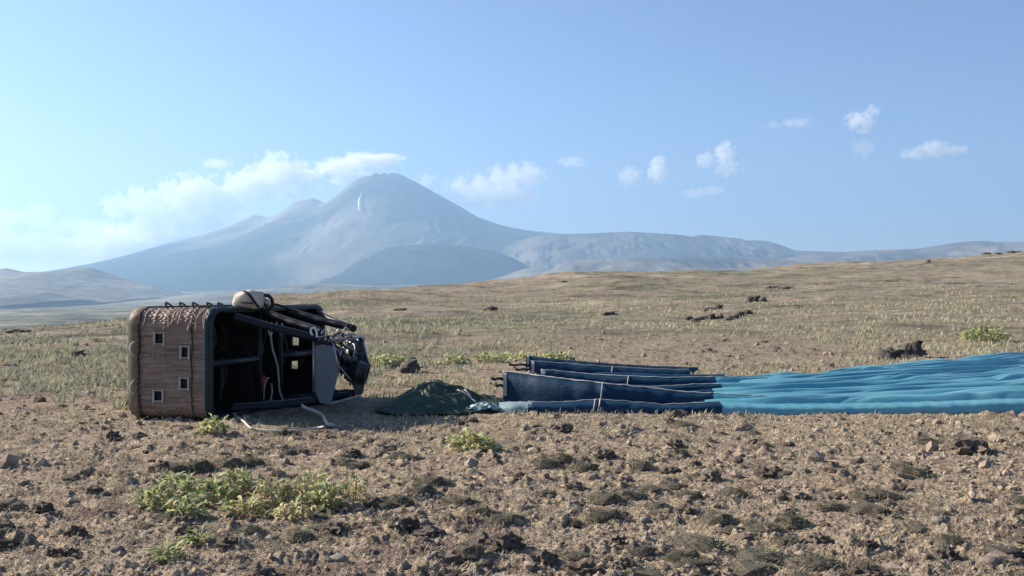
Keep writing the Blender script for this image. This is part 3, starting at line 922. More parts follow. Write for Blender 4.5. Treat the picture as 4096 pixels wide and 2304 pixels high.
# burners: can with coil, block and valves
def burner(c, axis, r=0.135, ln=0.30):
    c = Vector(c); ax = Vector(axis).normalized()
    e1 = ax.cross(Vector((0, 1, 0.2))).normalized(); e2 = ax.cross(e1)
    mb = MB()
    n = 18
    prof = [(0, 0.75), (0.02, 1.0), (0.10, 1.0), (0.105, 1.06), (0.13, 1.06), (0.135, 1.0), (ln-0.03, 0.98), (ln-0.025, 1.05), (ln, 1.05), (ln, 0.93), (ln*0.45, 0.90), (ln*0.44, 0.0)]
    V = []
    for d, k in prof:
        for j in range(n):
            a = 2*math.pi*j/n
            V.append(c + ax*d + (e1*math.cos(a) + e2*math.sin(a))*r*k)
    Fq = []
    for i in range(len(prof)-1):
        for j in range(n):
            l = (j+1) % n
            Fq.append((i*n+j, i*n+l, (i+1)*n+l, (i+1)*n+j))
    mb.add(V, Fq)
    bo = mb.build('burner_can', M_burner, basket)
    mb = MB()
    cp = []
    for k in range(70):
        a = k*0.55; d = ln*0.48 + k/70*ln*0.48
        cp.append(c + ax*d + (e1*math.cos(a) + e2*math.sin(a))*r*0.82)
    mb.tube(cp, 0.010, 5); mb.build('coil', M_burner, bo)
    mb = MB(); b0 = c - ax*0.12
    for s_ in (-1, 1):
        mb.tube([b0 + e1*0.05*s_, c + e1*0.05*s_], 0.03, 8)
        mb.tube([b0 + e2*0.09*s_ - ax*0.04, b0 + e2*0.09*s_ + ax*0.10], 0.018, 8)
    mb.tube([b0 - e2*0.12, b0 + e2*0.12], 0.026, 8)
    mb.build('valve_block', M_burner, bo)
    mb = MB(); mb.tube([b0 + e1*0.07 - ax*0.02, b0 + e1*0.12 - ax*0.05], 0.012, 8); mb.build('valve_knob', M_steel, bo)
    mb = MB(); mb.tube([b0 - e2*0.13 + e1*0.02, b0 - e2*0.13 + e1*0.07], 0.014, 8)
    mb.build('valve_knob', M_steel, bo)
WM = (WN + WF)/2
burner((FA+0.04, WM-0.10, 0.66), (1, 0.30, 0.10), 0.12, 0.24)
burner((FA+0.20, WM+0.02, 0.51), (1, 0.30, -0.30), 0.145, 0.25)
burner((FA+0.02, WM+0.30, 0.60), (1, 0.35, -0.05), 0.115, 0.24)
# hoses and cables tangled round the burners
rs = random.Random(4)
for k in range(16):
    a = Vector((FA + rs.uniform(-.02, .12), WM + rs.uniform(-.4, .4), FV1 - rs.uniform(0.02, 0.12)))
    b_ = Vector((FA + rs.uniform(.15, .3), WM + rs.uniform(-.3, .3), 0.5 + rs.uniform(-.12, .2)))
    c_ = (a+b_)/2 + Vector((rs.uniform(-.06, .12), rs.uniform(-.1, .1), rs.uniform(-.12, .1)))
    mb = MB(); mb.tube(spline([a, c_, b_], 7), 0.011, 6); mb.build('hose', M_black if k % 5 else M_steel, basket)
for k in range(14):
    p = Vector((FA + rs.uniform(0.02, 0.24), WN + rs.uniform(0.02, 0.95), FV1 + rs.uniform(-0.12, 0.05)))
    q_ = p + Vector((rs.uniform(-0.05, 0.12), rs.uniform(-0.12, 0.12), rs.uniform(-0.16, 0.02)))
    mb = MB(); mb.tube(spline([p, (p+q_)/2 + Vector((rs.uniform(-.05, .05), 0, rs.uniform(-.02, .07))), q_], 6), rs.choice((0.007, 0.010, 0.014)), 6)
    mb.build('cable', rs.choice((M_black, M_black, M_lash, M_steel, M_burner)), basket)
for k in range(7):
    u_ = FA + rs.uniform(0.05, 0.28); w_ = WM + rs.uniform(-0.30, 0.30); v_ = rs.uniform(0.42, 0.78); z_ = rs.uniform(0.03, 0.07)
    mb = MB(); mb.tube([(u_, w_ - z_, v_), (u_ + 0.02, w_ + z_, v_ + 0.01)], z_*0.8, 8); mb.tube([(u_ - 0.08, w_, v_ + 0.03), (u_ + 0.07, w_ + 0.02, v_ - 0.02)], 0.018, 6)
    mb.build('valve', M_burner, basket)
# straps and gear hanging in the pilot bay
M_gear = mottled('worn_strap', (0.012, 0.012, 0.014), (0.035, 0.034, 0.034), 20, 0.8)
for k in range(12):
    w_ = rs.uniform(0.25, 2.5); v_ = rs.uniform(0.55, 1.15)
    mb = MB(); mb.tube(spline([(BH-0.10, w_, v_), (BH-0.06, w_ + rs.uniform(-.05, .05), v_ - rs.uniform(.1, .25)), (BH-0.12, w_ + rs.uniform(-.1, .1), v_ - rs.uniform(.28, .5))], 6), rs.choice((0.010, 0.014, 0.02)), 6, flat=0.6)
    mb.build('gear_strap', M_gear, basket)
# pale clips at the frame corner and shackle
mb = MB()
mb.tube(spline([(FA+0.0, WN-0.05, FV1+0.02), (FA-0.02, WN-0.06, FV1+0.09), (FA+0.03, WN-0.06, FV1+0.12), (FA+0.055, WN-0.05, FV1+0.06), (FA+0.06, WN-0.05, FV1+0.0)], 5), 0.013, 7)
mb.build('shackle', mottled('pale_alloy', (0.6, 0.6, 0.58), (0.8, 0.8, 0.78), 20, 0.4), basket)
for k in range(4):
    mb = MB(); p = Vector((FA+0.10+0.04*k, WN+0.05+0.12*k, FV1+0.05+0.02*(k % 2)))
    mb.tube(spline([p + Vector((-0.03, 0, -0.02)), p + Vector((0, 0, 0.035)), p + Vector((0.035, 0.02, 0.0)), p + Vector((0.02, 0.02, -0.05))], 4), 0.010, 6)
    mb.build('cable_loop', M_lash if k % 2 else M_steel, basket)
# ropes hanging inside the mouth
def hang(pts, r=0.012, mat=None, nm='hanging_rope'):
    mb = MB(); mb.tube(spline(pts, 6), r, 7); mb.build(nm, mat or M_rope, basket)
uR = BH - 0.01
hang([(uR, 1.30, 1.12), (uR+0.02, 1.32, 1.02), (uR+0.03, 1.36, 0.93), (uR+0.03, 1.40, 1.02), (uR, 1.44, 1.10)])
hang([(uR+0.03, 1.365, 0.94), (uR+0.04, 1.40, 0.75), (uR+0.06, 1.48, 0.55), (uR+0.06, 1.52, 0.35), (uR+0.05, 1.56, 0.2), (uR+0.06, 1.64, 0.07)])
hang([(uR, 1.56, 1.10), (uR+0.02, 1.58, 0.98), (uR+0.03, 1.63, 0.94), (uR+0.02, 1.69, 0.99), (uR, 1.71, 1.10)])
hang([(uR-0.08, 1.38, 0.10), (uR-0.05, 1.34, 0.25), (uR-0.05, 1.40, 0.36), (uR-0.05, 1.46, 0.38)], 0.010, M_lash, 'fuel_hose')
hang([(uR-0.05, 1.52, 0.30), (uR-0.05, 1.54, 0.2), (uR-0.05, 1.50, 0.09), (uR-0.05, 1.44, 0.08)], 0.010, M_rope, 'fuel_hose')
mb = MB(); mb.tube([(uR-0.08, 1.26, 0.40), (uR-0.06, 1.31, 0.30)], [0.04, 0.025], 8); mb.tube([(uR-0.08, 1.36, 0.41), (uR-0.06, 1.32, 0.30)], [0.035, 0.02], 8)
mb.tube([(uR-0.09, 1.24, 0.18), (uR-0.09, 1.27, 0.30)], 0.03, 8)
mb.build('red_valve', M_red, basket)
# fuel cylinder standing in the pilot bay
mb = MB()
mb.tube([(0.10, 1.49, 0.26), (0.14, 1.49, 0.26), (0.78, 1.49, 0.26), (0.86, 1.49, 0.26), (0.9, 1.49, 0.26)], [0.13, 0.15, 0.15, 0.10, 0.04], 16)
mb.build('fuel_cylinder', mottled('tank_cover', (0.03, 0.03, 0.035), (0.06, 0.06, 0.065), 9, 0.6), basket)

# ---- canvas bag and the ring lying on the upper side
bc = b2w(BH - 0.005, 0.86, BV)
bag = empty('canvas_bag', bc, math.atan2(BU.y, BU.x))
tag(bag, 'cream canvas sack with black strap resting on top of the tipped basket', 'bag')
nu_, nv_ = 30, 20
bv = []
for i in range(nv_ + 1):
    ph = math.pi * i / nv_ - math.pi/2
    for j in range(nu_):
        th = 2*math.pi*j/nu_
        cx = abs(math.cos(ph))**0.55
        sx = math.copysign(abs(math.cos(th))**0.6, math.cos(th)); sy = math.copysign(abs(math.sin(th))**0.7, math.sin(th))
        x = 0.150*cx*sx; y = 0.20*cx*sy; z = 0.105 + 0.115*math.copysign(abs(math.sin(ph))**0.75, math.sin(ph))
        x += -0.05*(1 - z/0.22)*(x < 0) + 0.03
        k = 0.022*float(fbm(np.array(x*12+z*9), np.array(y*12+z*4), 71, 3))
        bv.append((x*(1+k*3), y*(1+k*3), max(z + k + 0.01*math.sin(x*25), -0.02)))
bf = [(i*nu_+j, i*nu_+(j+1) % nu_, (i+1)*nu_+(j+1) % nu_, (i+1)*nu_+j) for i in range(nv_) for j in range(nu_)]
obj('sack', bv, bf, M_canvas, bag)
mb = MB()
mb.tube(spline([(0.04, -0.16, 0.215), (0.10, -0.19, 0.20), (0.165, -0.2, 0.14), (0.20, -0.18, 0.08), (0.22, -0.12, 0.02)], 6), 0.022, 8, flat=0.5)
mb.build('strap', M_black, bag)
mb = MB(); mb.tube(spline([(0.03, -0.205, 0.08), (0.10, -0.212, 0.075), (0.18, -0.205, 0.065)], 5), 0.024, 8, flat=0.5); mb.build('strap', M_black, bag)
wc = b2w(BH + 0.17, 0.98, BV)
ring = empty('pulley_wheel', wc, math.atan2(BU.y, BU.x))
tag(ring, 'small black wheel with grey hub beside the cream canvas sack', 'pulley')
mb = MB()
mb.tube([(0.095*math.cos(a), 0.0, 0.07 + 0.095*math.sin(a)) for a in np.linspace(0, 2*math.pi, 22, endpoint=False)], 0.024, 8, closed=True)
mb.build('tyre', M_black, ring)
mb = MB(); mb.tube([(0, -0.02, 0.07), (0, 0.02, 0.07)], 0.05, 12); mb.build('hub', M_steel, ring)
mb = MB(); mb.tube(spline([(0.09, 0, 0.06), (0.22, 0.02, 0.03), (0.40, 0.10, -0.05)], 6), 0.014, 6); mb.tube(spline([(0, -0.03, 0.07), (0.06, -0.05, -0.02), (0.12, -0.06, -0.12)], 5), 0.012, 6)
mb.build('cable', M_black, ring)

# ---- rope lying on the ground before the mouth
def ground_line(pxy, lift=0.04):
    out = []
    for px, py in pxy:
        D = EYE * F / (py - HOR)
        for _ in range(4):
            x = (px - 512)/F*D
            z = float(gz(x, D, True)); D = (EYE - z - lift)*F/(py - HOR)
        out.append((x, D, z + lift))
    return out
rp = ground_line([(229, 412), (236, 415), (242, 421), (248, 427), (256, 429), (270, 430.5), (284, 431), (300, 430), (316, 428), (328, 426.5)])
rp[0] = (rp[0][0], rp[0][1], rp[0][2]+0.05)
mb = MB(); mb.tube(spline(rp, 7), 0.0125, 8)
o = mb.build('rope', M_rope); tag(o, 'long pale rope snaking over shaded ground below the basket mouth', 'rope')
q0 = b2w(FA-0.14, WN-0.02, 0.13)
rp2 = [tuple(q0), tuple(b2w(FA-0.06, WN-0.16, 0.10))] + ground_line([(321, 414), (325, 421), (329, 424.5), (333, 425)])
mb = MB(); mb.tube(spline(rp2, 7), 0.019, 8)
o = mb.build('rope', M_rope); tag(o, 'short thick pale rope dropping from the burner frame to the ground', 'rope')

# ------------------------------------------------------------------ envelope
def fabric_mat(name, c1, c2, rough=0.42, trans=0.12, spec=0.4, tint=None):
    m, nt, b = new_mat(name)
    out = nt.nodes['Material Output']
    geo = N(nt, 'ShaderNodeNewGeometry'); p = geo.outputs['Position']
    f = noise_tex(nt, mapping(nt, p, (0.5, 1.6, 1.6)), 1.0, 4, 0.6)
    col = ramp(nt, f, [(0.3, c1), (0.7, c2)])
    nt.links.new(col, b.inputs['Base Color'])
    b.inputs['Roughness'].default_value = rough
    b.inputs['Specular IOR Level'].default_value = spec
    wr = noise_tex(nt, mapping(nt, p, (4, 26, 26)), 1.0, 4, 0.6, 0.5)
    bump(nt, b, wr, 0.25, 0.03)
    tr = N(nt, 'ShaderNodeBsdfTranslucent'); nt.links.new(col, tr.inputs['Color'])
    ms = N(nt, 'ShaderNodeMixShader'); ms.inputs[0].default_value = trans
    nt.links.new(b.outputs[0], ms.inputs[1]); nt.links.new(tr.outputs[0], ms.inputs[2])
    nt.links.new(ms.outputs[0], out.inputs['Surface'])
    return m
M_blue = fabric_mat('sky_blue_ripstop', (0.11, 0.355, 0.45), (0.185, 0.445, 0.54), 0.30, 0.22, 0.5)
M_blue_shaded = fabric_mat('shaded_blue_ripstop', (0.04, 0.20, 0.27), (0.07, 0.27, 0.35), 0.40)  # the blue cloth again, its shaded stretch painted as a darker colour
M_navy = fabric_mat('navy_ripstop', (0.002, 0.024, 0.060), (0.004, 0.036, 0.078), 0.55, 0.05, 0.25)
M_tape = mottled('load_tape', (0.30, 0.30, 0.295), (0.44, 0.435, 0.42), 20, 0.7)
M_green = fabric_mat('dark_green_cloth', (0.030, 0.060, 0.046), (0.052, 0.085, 0.058), 0.6, 0.25)
M_paleteal = fabric_mat('pale_teal_cloth', (0.16, 0.26, 0.27), (0.26, 0.36, 0.37), 0.45, 0.1)

env = empty('balloon_envelope', (2.0, 15.0, 0.0))
tag(env, 'deflated blue balloon envelope with navy mouth spread flat across the ground', 'balloon envelope')
ENV = Vector((2.0, 15.0, 0.0))

def fold(ctrl, mat, px0, px1, seed, parent=env, nm='fabric_fold', lean=0.10, back=0.45, n=None, bulge=0.03):
    """standing fold of cloth: ctrl rows of (px, depth, crest height)"""
    C = np.array(ctrl, float)
    n = n or max(12, int((px1-px0)/2.5))
    px = np.linspace(px0, px1, n)
    # cubic-like smoothing of the control values
    def it(col):
        y = np.interp(px, C[:, 0], C[:, col])
        k = np.hanning(9); k /= k.sum()
        return np.convolve(np.pad(y, 4, mode='edge'), k, mode='valid')
    D = it(1); H = it(2)
    x = (px-512)/F*D
    g = macro(x, D)
    wob = 0.035*fbm(px*0.045, px*0, seed, 3)
    tt = np.array([0, 0.2, 0.4, 0.6, 0.8, 0.93, 1.0, 1.08, 1.25, 1.5, 1.8, 2.0])
    V = np.zeros((len(tt), n, 3))
    for i, t in enumerate(tt):
        if t <= 1:
            f = t; dy = lean*t*t - bulge*math.sin(math.pi*t)
            z = H*math.sin(t*math.pi/2)**0.9*(1 + 0.02*noise2(px*0.03, px*0 + 1.7, seed + 8))
            dy = dy + 0.025*noise2(px*0.02 + t*1.3, px*0 + t*2, seed + 9)*math.sin(math.pi*t)
        else:
            q = t-1
            dy = lean + back*q**1.2; z = H*(1-q)**1.4
        wn = wob + 0.012*noise2(px*0.12, px*0 + i*0.7, seed+3)
        V[i, :, 0] = x - ENV.x; V[i, :, 1] = D + dy + wn*(0.4+0.6*min(t, 1)) - ENV.y
        V[i, :, 2] = g + z + 0.008*noise2(px*0.10, px*0 + i, seed+5)*(t > 0) - (0.05 if t in (0, 2.0) else 0)
    o = obj(nm, V.reshape(-1, 3), grid_faces(len(tt), n), mat, parent)
    return o, V[6].copy()

def tape_on(crest, r0=0.012, nm='load_tape', k=1, dz=0.008, flat=0.7):
    r = r0*0.95
    mb = MB(); mb.tube([Vector(p) + Vector((0, -0.01, dz)) for p in crest[::k]], r, 6, flat=flat); return mb.build(nm, M_tape, env)

def cross_tape(foldV_ctrl, px, lean=0.10, w=0.012, h0=0.0):
    C = np.array(foldV_ctrl, float)
    D = np.interp(px, C[:, 0], C[:, 1]); H = np.interp(px, C[:, 0], C[:, 2])
    x = (px-512)/F*D; g = float(macro(x, D))
    pts = []
    for t in np.linspace(h0, 1, 8):
        dy = lean*t*t - 0.03*math.sin(math.pi*t) - 0.02
        pts.append((x - ENV.x - 0.04*(1-t), D + dy - ENV.y - 0.01, g + H*math.sin(t*math.pi/2)**0.9 + 0.01))
    mb = MB(); mb.tube(pts, w, 6, flat=0.6); mb.build('cross_tape', M_tape, env)

P1 = [(503, 13.6, .395), (553, 13.25, .345), (603, 13.0, .293), (640, 12.95, .255), (683, 12.9, .19), (730, 12.85, .16), (775, 12.8, .13), (830, 12.8, .09), (880, 12.8, .06)]
_, c = fold(P1, M_navy, 503, 714, 5); tape_on(c, 0.016)
_, c = fold(P1, M_blue_shaded, 714, 880, 5); tape_on(c, 0.010)
P0 = [(499, 12.62, .10), (510, 12.5, .12), (553, 12.45, .105), (600, 12.45, .145), (640, 12.42, .11), (664, 12.40, .085), (690, 12.38, .10), (715, 12.35, .12), (750, 12.35, .10), (775, 12.35, .085), (880, 12.3, .09), (960, 12.28, .11), (1024, 12.3, .13), (1160, 12.5, .15)]
fold(P0, M_paleteal, 499, 532, 12, lean=0.16, back=0.35, nm='pale_hem')
_, c = fold(P0, M_navy, 528, 722, 12, lean=0.16, back=0.35); tape_on(c, 0.010)
fold(P0, M_blue, 722, 1160, 12, lean=0.22, back=0.55, n=150)
P2 = [(541, 15.4, .265), (589, 15.3, .20), (631, 15.1, .185), (672, 15.0, .172), (718, 15.0, .18), (775, 15.2, .17), (830, 15.4, .12)]
_, c = fold(P2, M_navy, 541, 716, 22); tape_on(c, 0.016)
_, c = fold(P2, M_blue, 716, 830, 22); tape_on(c, 0.010)
P2b = [(600, 14.2, .10), (654, 14.2, .125), (695, 14.2, .15), (718, 14.2, .158), (760, 14.2, .10)]
_, c = fold(P2b, M_navy, 600, 722, 32); tape_on(c, 0.012)
P3 = [(526, 18.0, .30), (548, 17.9, .255), (589, 17.7, .20), (640, 17.6, .15), (692, 17.4, .13), (740, 17.5, .14)]
fold(P3, M_navy, 526, 698, 42, lean=0.05)
P3b = [(531, 17.0, .27), (560, 17.0, .23), (611, 16.9, .178), (660, 16.8, .14), (692, 16.8, .13), (740, 16.9, .12)]
_, c = fold(P3b, M_navy, 531, 690, 52); tape_on(c, 0.013)
P3c = [(560, 16.2, .05), (600, 16.2, .16), (650, 16.1, .14), (700, 16.0, .13), (725, 16.0, .13)]
fold(P3c, M_navy, 556, 725, 62)
cross_tape(P1, 603); cross_tape(P0, 596, 0.16, 0.011); cross_tape(P0, 601, 0.16, 0.013); cross_tape(P2, 629); cross_tape(P3b, 613)
# end tapes of the mouth panels
def end_tape(ctrl, px, lean=0.10, w=0.03):
    C = np.array(ctrl, float); D = np.interp(px, C[:, 0], C[:, 1]); H = np.interp(px, C[:, 0], C[:, 2])
    x = (px-512)/F*D
    mb = MB(); pts = [(x-ENV.x, D + lean*t*t - 0.03*math.sin(math.pi*t) - 0.018 - ENV.y, float(macro(x, D)) + H*math.sin(t*math.pi/2)**0.9) for t in np.linspace(0.12, 1, 8)]
    V = []; 
    for (a, b_, c_) in pts:
        V += [(a-w, b_, c_), (a+w, b_, c_), (a+w, b_+0.02, c_), (a-w, b_+0.02, c_)]
    Fq = []
    for i in range(7):
        for k in range(4):
            l = (k+1) % 4
            Fq.append((i*4+k, i*4+l, (i+1)*4+l, (i+1)*4+k))
    obj('end_tape', V, Fq, M_tape, env, smooth=False)
end_tape(P1, 505, w=0.022); end_tape(P3b, 533, w=0.022); end_tape(P2, 543, w=0.03); end_tape(P3, 528, 0.05, 0.02)
# dark folded straps at the ends of the panels
for (px, D, z, ln) in ((518, 17.6, .29, .32), (521, 17.2, .24, .20), (520, 16.9, .12, .22), (497, 13.65, .385, .16), (499, 13.6, .30, .10)):
    x = (px-512)/F*D
    mb = MB()
    V0 = Vector((x-ENV.x, D-ENV.y, z))
    mb.tube(spline([V0 + Vector((-ln*0.5, 0, 0.02)), V0 + Vector((-ln*0.2, 0.02, 0.0)), V0 + Vector((ln*0.15, 0, 0.015)), V0 + Vector((ln*0.6, 0.02, -0.005))], 5), [0.02]+[0.028]*13+[0.03, 0.03], 8, flat=0.7)
    mb.build('mouth_strap', M_black, env)
for (px, D, z0, z1) in ((528, 17.3, .0, .22), (535, 16.95, .0, .20), (531, 17.1, .0, .24)):
    x = (px-512)/F*D
    mb = MB(); mb.tube(spline([(x-ENV.x+0.02, D-ENV.y, z1), (x-ENV.x-0.02, D-ENV.y-0.05, (z0+z1)/2), (x-ENV.x+0.05, D-ENV.y-0.08, z0)], 6), 0.022, 8, flat=0.5); mb.build('mouth_strap', M_tape if px != 531 else M_black, env)

# the spread cloth: long gathers running away from the mouth
def sheet(px0, px1, ncol, nrow, parts, seed, z_lift, fr, bk, zscale):
    px = np.linspace(px0, px1, ncol)
    t = np.linspace(0, 1, nrow)
    kk = np.hanning(61); kk /= kk.sum()
    sm = lambda a_: np.convolve(np.pad(a_, 30, mode='edge'), kk, mode='valid')
    Df = sm(np.interp(px, *fr)); Db = sm(np.interp(px, *bk)) + 0.10*noise2(px*0.02, px*0, seed+30)
    D = Df[None, :] + (Db - Df)[None, :]*t[:, None]
    Xs = (px[None, :]-512)/F*D
    L = Xs                                # the gathers run away from the mouth and fan out
    T_ = np.broadcast_to(t[:, None], D.shape)*6.0
    warp = 0.95*fbm(L*0.20, T_*0.35, seed, 3) + 0.16*fbm(L*0.55, T_*1.0, seed+2, 2)
    q = T_ + warp
    bl = lambda v_: np.sqrt(np.sqrt(v_*v_ + 0.0006)/0.55)      # puffed cloth, pinched in the valleys
    r1 = bl(noise2(L*0.060, q*0.8, seed+4))
    r2 = bl(noise2(L*0.12, q*1.45, seed+6))
    r3 = bl(noise2(L*0.23, q*2.9 + 0.35*r2, seed+8))
    r5 = bl(noise2(L*0.30, q*6.2, seed+14))
    cr = noise2(L*1.1 + D*0.5, q*1.6, seed+16)
    r6 = np.maximum(cr, 0)*np.maximum(noise2(L*0.45, q*0.9, seed+18), 0)
    h = 0.05*r1 + 0.115*r2 + 0.085*r3 + 0.036*r5 + 0.12*r6 - 0.10
    h = h * np.clip((Db - Df)/5.6, 0.85, 1.35)[None, :]
    edge = np.minimum(sstep(t/0.035), sstep((1-t)/0.05))[:, None]
    sc = np.interp(px, *zscale)[None, :]
    Zs = macro(Xs, D) + 0.02 + (z_lift + h)*edge*sc
    V = np.stack([Xs - ENV.x, D - ENV.y, Zs], -1)
    # the seam between the dark mouth and the pale cloth wanders from gather to gather
    sp = 709 + 11*noise2(D*0.9, D*0, seed+40) + 5*noise2(D*2.6, D*0, seed+41)
    left = (px[None, :] < sp)[1:, 1:]
    for nm, mt, mk_ in (('navy_fabric', parts[0], left), ('blue_fabric', parts[1], ~left)):
        f_ = grid_faces(nrow, ncol, mk_)
        used = np.unique(f_); remap = np.zeros(nrow*ncol, np.int64); remap[used] = np.arange(len(used))
        obj(nm, V.reshape(-1, 3)[used], remap[f_], mt, env)
FR = ([500, 700, 760, 880, 960, 1024, 1250], [13.1, 12.75, 12.55, 12.45, 12.45, 12.5, 12.8])
def ray_D(px, py, lift):
    e = -(py - HOR)/F
    ds = np.geomspace(8, 60, 3000); x_ = (px - 512)/F*ds
    k = np.where(macro(x_, ds) + lift > EYE + e*ds)[0]
    return float(ds[k[0]])
_bk = [(545, 383, 0.05), (600, 382, 0.05), (660, 379, .06), (702, 375, .12), (740, 372.2, .15), (775, 369.7, .17), (830, 365.6, .18), (878, 361.6, .19), (950, 356, .20), (1024, 350.2, .20), (1130, 343, .20), (1250, 336, .20)]
BK = ([p_[0] for p_ in _bk], [ray_D(*p_) for p_ in _bk])
sheet(545, 1250, 460, 370, (M_navy, M_blue), 200, 0.02, FR, BK, ([545, 690, 720, 780, 1300], [0.22, 0.5, 0.75, 1, 1.05]))

# ---- green cloth heap between the basket and the envelope
hp = Vector((-1.02, 13.05, 0))
heap = empty('green_cloth', hp)
tag(heap, 'dark green cloth heaped in a low tent between basket and envelope', 'cloth')
nx, ny = 150, 90
hx, hy = np.meshgrid(np.linspace(-0.80, 1.05, nx), np.linspace(-0.75, 0.95, ny))
wx = hx + hp.x; wy = hy + hp.y
an = np.arctan2(hy, hx)
rr1 = np.sqrt((hx/0.62)**2 + (hy/0.72)**2)
tent = 0.315*np.clip(1 - rr1, 0, 1)**1.0*(1 + 0.10*np.cos(an*5 + 0.6)) 
tent = np.minimum(tent*0.95, 0.255 - 0.05*rr1) + 0.03*fbm(hx*4 + 2, hy*4, 321, 3)*np.clip(1 - rr1, 0, 1) - 0.02*np.clip(np.abs(noise2(an*2.2, rr1*0.6, 325)), 0, 1)*np.clip(1.2 - rr1, 0, 1)
low = 0.075*np.clip(1 - np.sqrt(((hx-0.55)/0.55)**2 + ((hy-0.15)/0.6)**2), 0, 1)**0.6*(0.5 + np.clip(1 - np.abs(noise2(hx*2.2 + 5, hy*7, 303))*2, 0, 1))
fr_ = 0.05*np.clip(1 - np.abs(fbm(hx*3.0, hy*8.0, 311, 2))*2.2, 0, 1)*np.clip(1.25 - rr1*0.6, 0, 1)
outl = np.sqrt((hx/np.where(hx > 0, 1.05, 0.78))**2 + (hy/np.where(hy > 0, 0.9, 0.72))**2) + 0.12*fbm(hx*2, hy*2, 317, 3)
hz = macro(wx, wy) + 0.03 + np.maximum(tent, 0) + low + fr_ 
uc = 0.25*(outl[1:, 1:] + outl[:-1, 1:] + outl[1:, :-1] + outl[:-1, :-1])
mk = uc < 0.98
edge = np.clip((0.98 - outl)/0.15, 0, 1)
hz = macro(wx, wy) + (hz - macro(wx, wy))*edge**0.5
obj('cloth_sheet', np.stack([hx, hy, hz], -1).reshape(-1, 3), grid_faces(ny, nx, mk), M_green, heap)
for (a, b_) in ((0.33, 0.10), (0.42, 0.02), (0.62, 0.10)):
    mb = MB()
    p0 = Vector((a, -0.10, 0)); p1 = Vector((a + 0.16, -0.30+b_, 0))
    pts = []
    for t in np.linspace(0, 1, 6):
        p = p0.lerp(p1, t)
        i = int((p.y + 0.75)/1.70*(ny-1)); j = int((p.x + 0.80)/1.85*(nx-1))
        pts.append((p.x, p.y, hz[i, j] + 0.012))
    mb.tube(pts, 0.014, 6, flat=0.4); mb.build('seam_tape', M_tape, heap)
# pale crumpled corner and tan strap at the envelope's mouth
px_, D_ = 484, 12.65
pc = Vector(((px_-512)/F*D_, D_, float(macro((px_-512)/F*D_, D_))))
nx2 = 40
ax, ay = np.meshgrid(np.linspace(-0.24, 0.24, nx2), np.linspace(-0.14, 0.2, nx2))
az = 0.03 + 0.09*np.clip(1 - np.abs(fbm(ax*7, ay*9, 401, 2))*2.4, 0, 1)*np.clip(1 - np.sqrt((ax/.25)**2 + (ay/.2)**2), 0, 1)**0.5
o = obj('cloth_scrap', np.stack([ax, ay, az], -1).reshape(-1, 3), grid_faces(nx2, nx2, (np.sqrt((ax/.25)**2 + (ay/.19)**2)[1:, 1:] < 0.95)), M_paleteal, loc=pc)
tag(o, 'small pale crumpled cloth corner lying right of the green heap', 'cloth')
px_, D_ = 497, 13.3
pc = Vector(((px_-512)/F*D_, D_, float(macro((px_-512)/F*D_, D_)) + 0.03))
mb = MB()
for k in range(4):
    mb.tube(spline([(-0.13+0.02*k, -0.03, 0.018*k), (0.0, -0.035+0.01*k, 0.02*k+0.008), (0.11-0.015*k, -0.02, 0.018*k+0.01)], 5), 0.016, 8, flat=0.6)
o = mb.build('strap_bundle', mottled('tan_webbing', (0.45, 0.27, 0.15), (0.62, 0.42, 0.26), 14, 0.75), loc=pc)
tag(o, 'tan folded strap lying under the tall navy mouth panel', 'strap')

# ------------------------------------------------------------------ keep-out test for plants and stones
def blocked(x, y):
    x = np.asarray(x, float); y = np.asarray(y, float)
    px = 512 + F*x/np.maximum(y, 0.1)
    b = (px > 495) & (y > np.interp(px, *FR) - 0.35) & (y < np.interp(px, *BK) + 0.25)
    dx = x - base_o.x; dy = y - base_o.y
    u = dx*BU.x + dy*BU.y; w = dx*BW.x + dy*BW.y
    b |= (u > -0.1) & (u < BH + 0.15) & (w > -0.12) & (w < BL + 0.1)
    b |= (u > BH) & (u < FB + 0.25) & (w > 0.6) & (w < WF + 0.2)
    b |= (x > hp.x - 0.8) & (x < hp.x + 1.1) & (y > hp.y - 0.7) & (y < hp.y + 0.95)
    return b

# ------------------------------------------------------------------ clods and stones
def lump(sub, seed, rough=0.35, flat=0.65, freq=1.6, jag=0.0):
    V, Fq = ico(sub)
    if jag:
        j1 = 1 - np.abs(noise2(V[:, 0]*3.3 + V[:, 2]*2.1, V[:, 1]*3.3 - V[:, 2]*1.1, seed+31))*2
        j2 = 0.5*noise2(V[:, 0]*15 + V[:, 2]*9, V[:, 1]*15 - V[:, 2]*11, seed+43) + noise2(V[:, 0]*7.3 - V[:, 2]*5, V[:, 1]*7.3 + V[:, 2]*4, seed+37)
        V = V*(1 + jag*(0.55*j1 + 0.55*j2))[:, None]
    d = 1 + rough*fbm(V[:, 0]*freq + V[:, 2]*1.7, V[:, 1]*freq - V[:, 2]*1.3, seed, 4, 0.6) + rough*0.6*np.abs(noise2(V[:, 0]*3.1 + V[:, 2]*2, V[:, 1]*3.1, seed+7))
    V = V*d[:, None]
    V[:, 2] *= flat
    return V, Fq
M_clod = mottled('earth_clod', (0.085, 0.070, 0.058), (0.23, 0.185, 0.145), 5, 0.95, 0.7, 25, spec=0.1, obj_rand=0.35)
M_clod2 = mottled('earth_crumbs', (0.17, 0.132, 0.106), (0.42, 0.335, 0.26), 3, 0.95, 0.6, 25, spec=0.1)
M_stone = mottled('grey_stone', (0.15, 0.13, 0.11), (0.30, 0.265, 0.225), 6, 0.85, 0.5, 22, spec=0.2, obj_rand=0.25)
M_lava = mottled('dark_lava', (0.045, 0.042, 0.038), (0.145, 0.13, 0.112), 4, 0.9, 0.8, 14, spec=0.2, obj_rand=0.2)

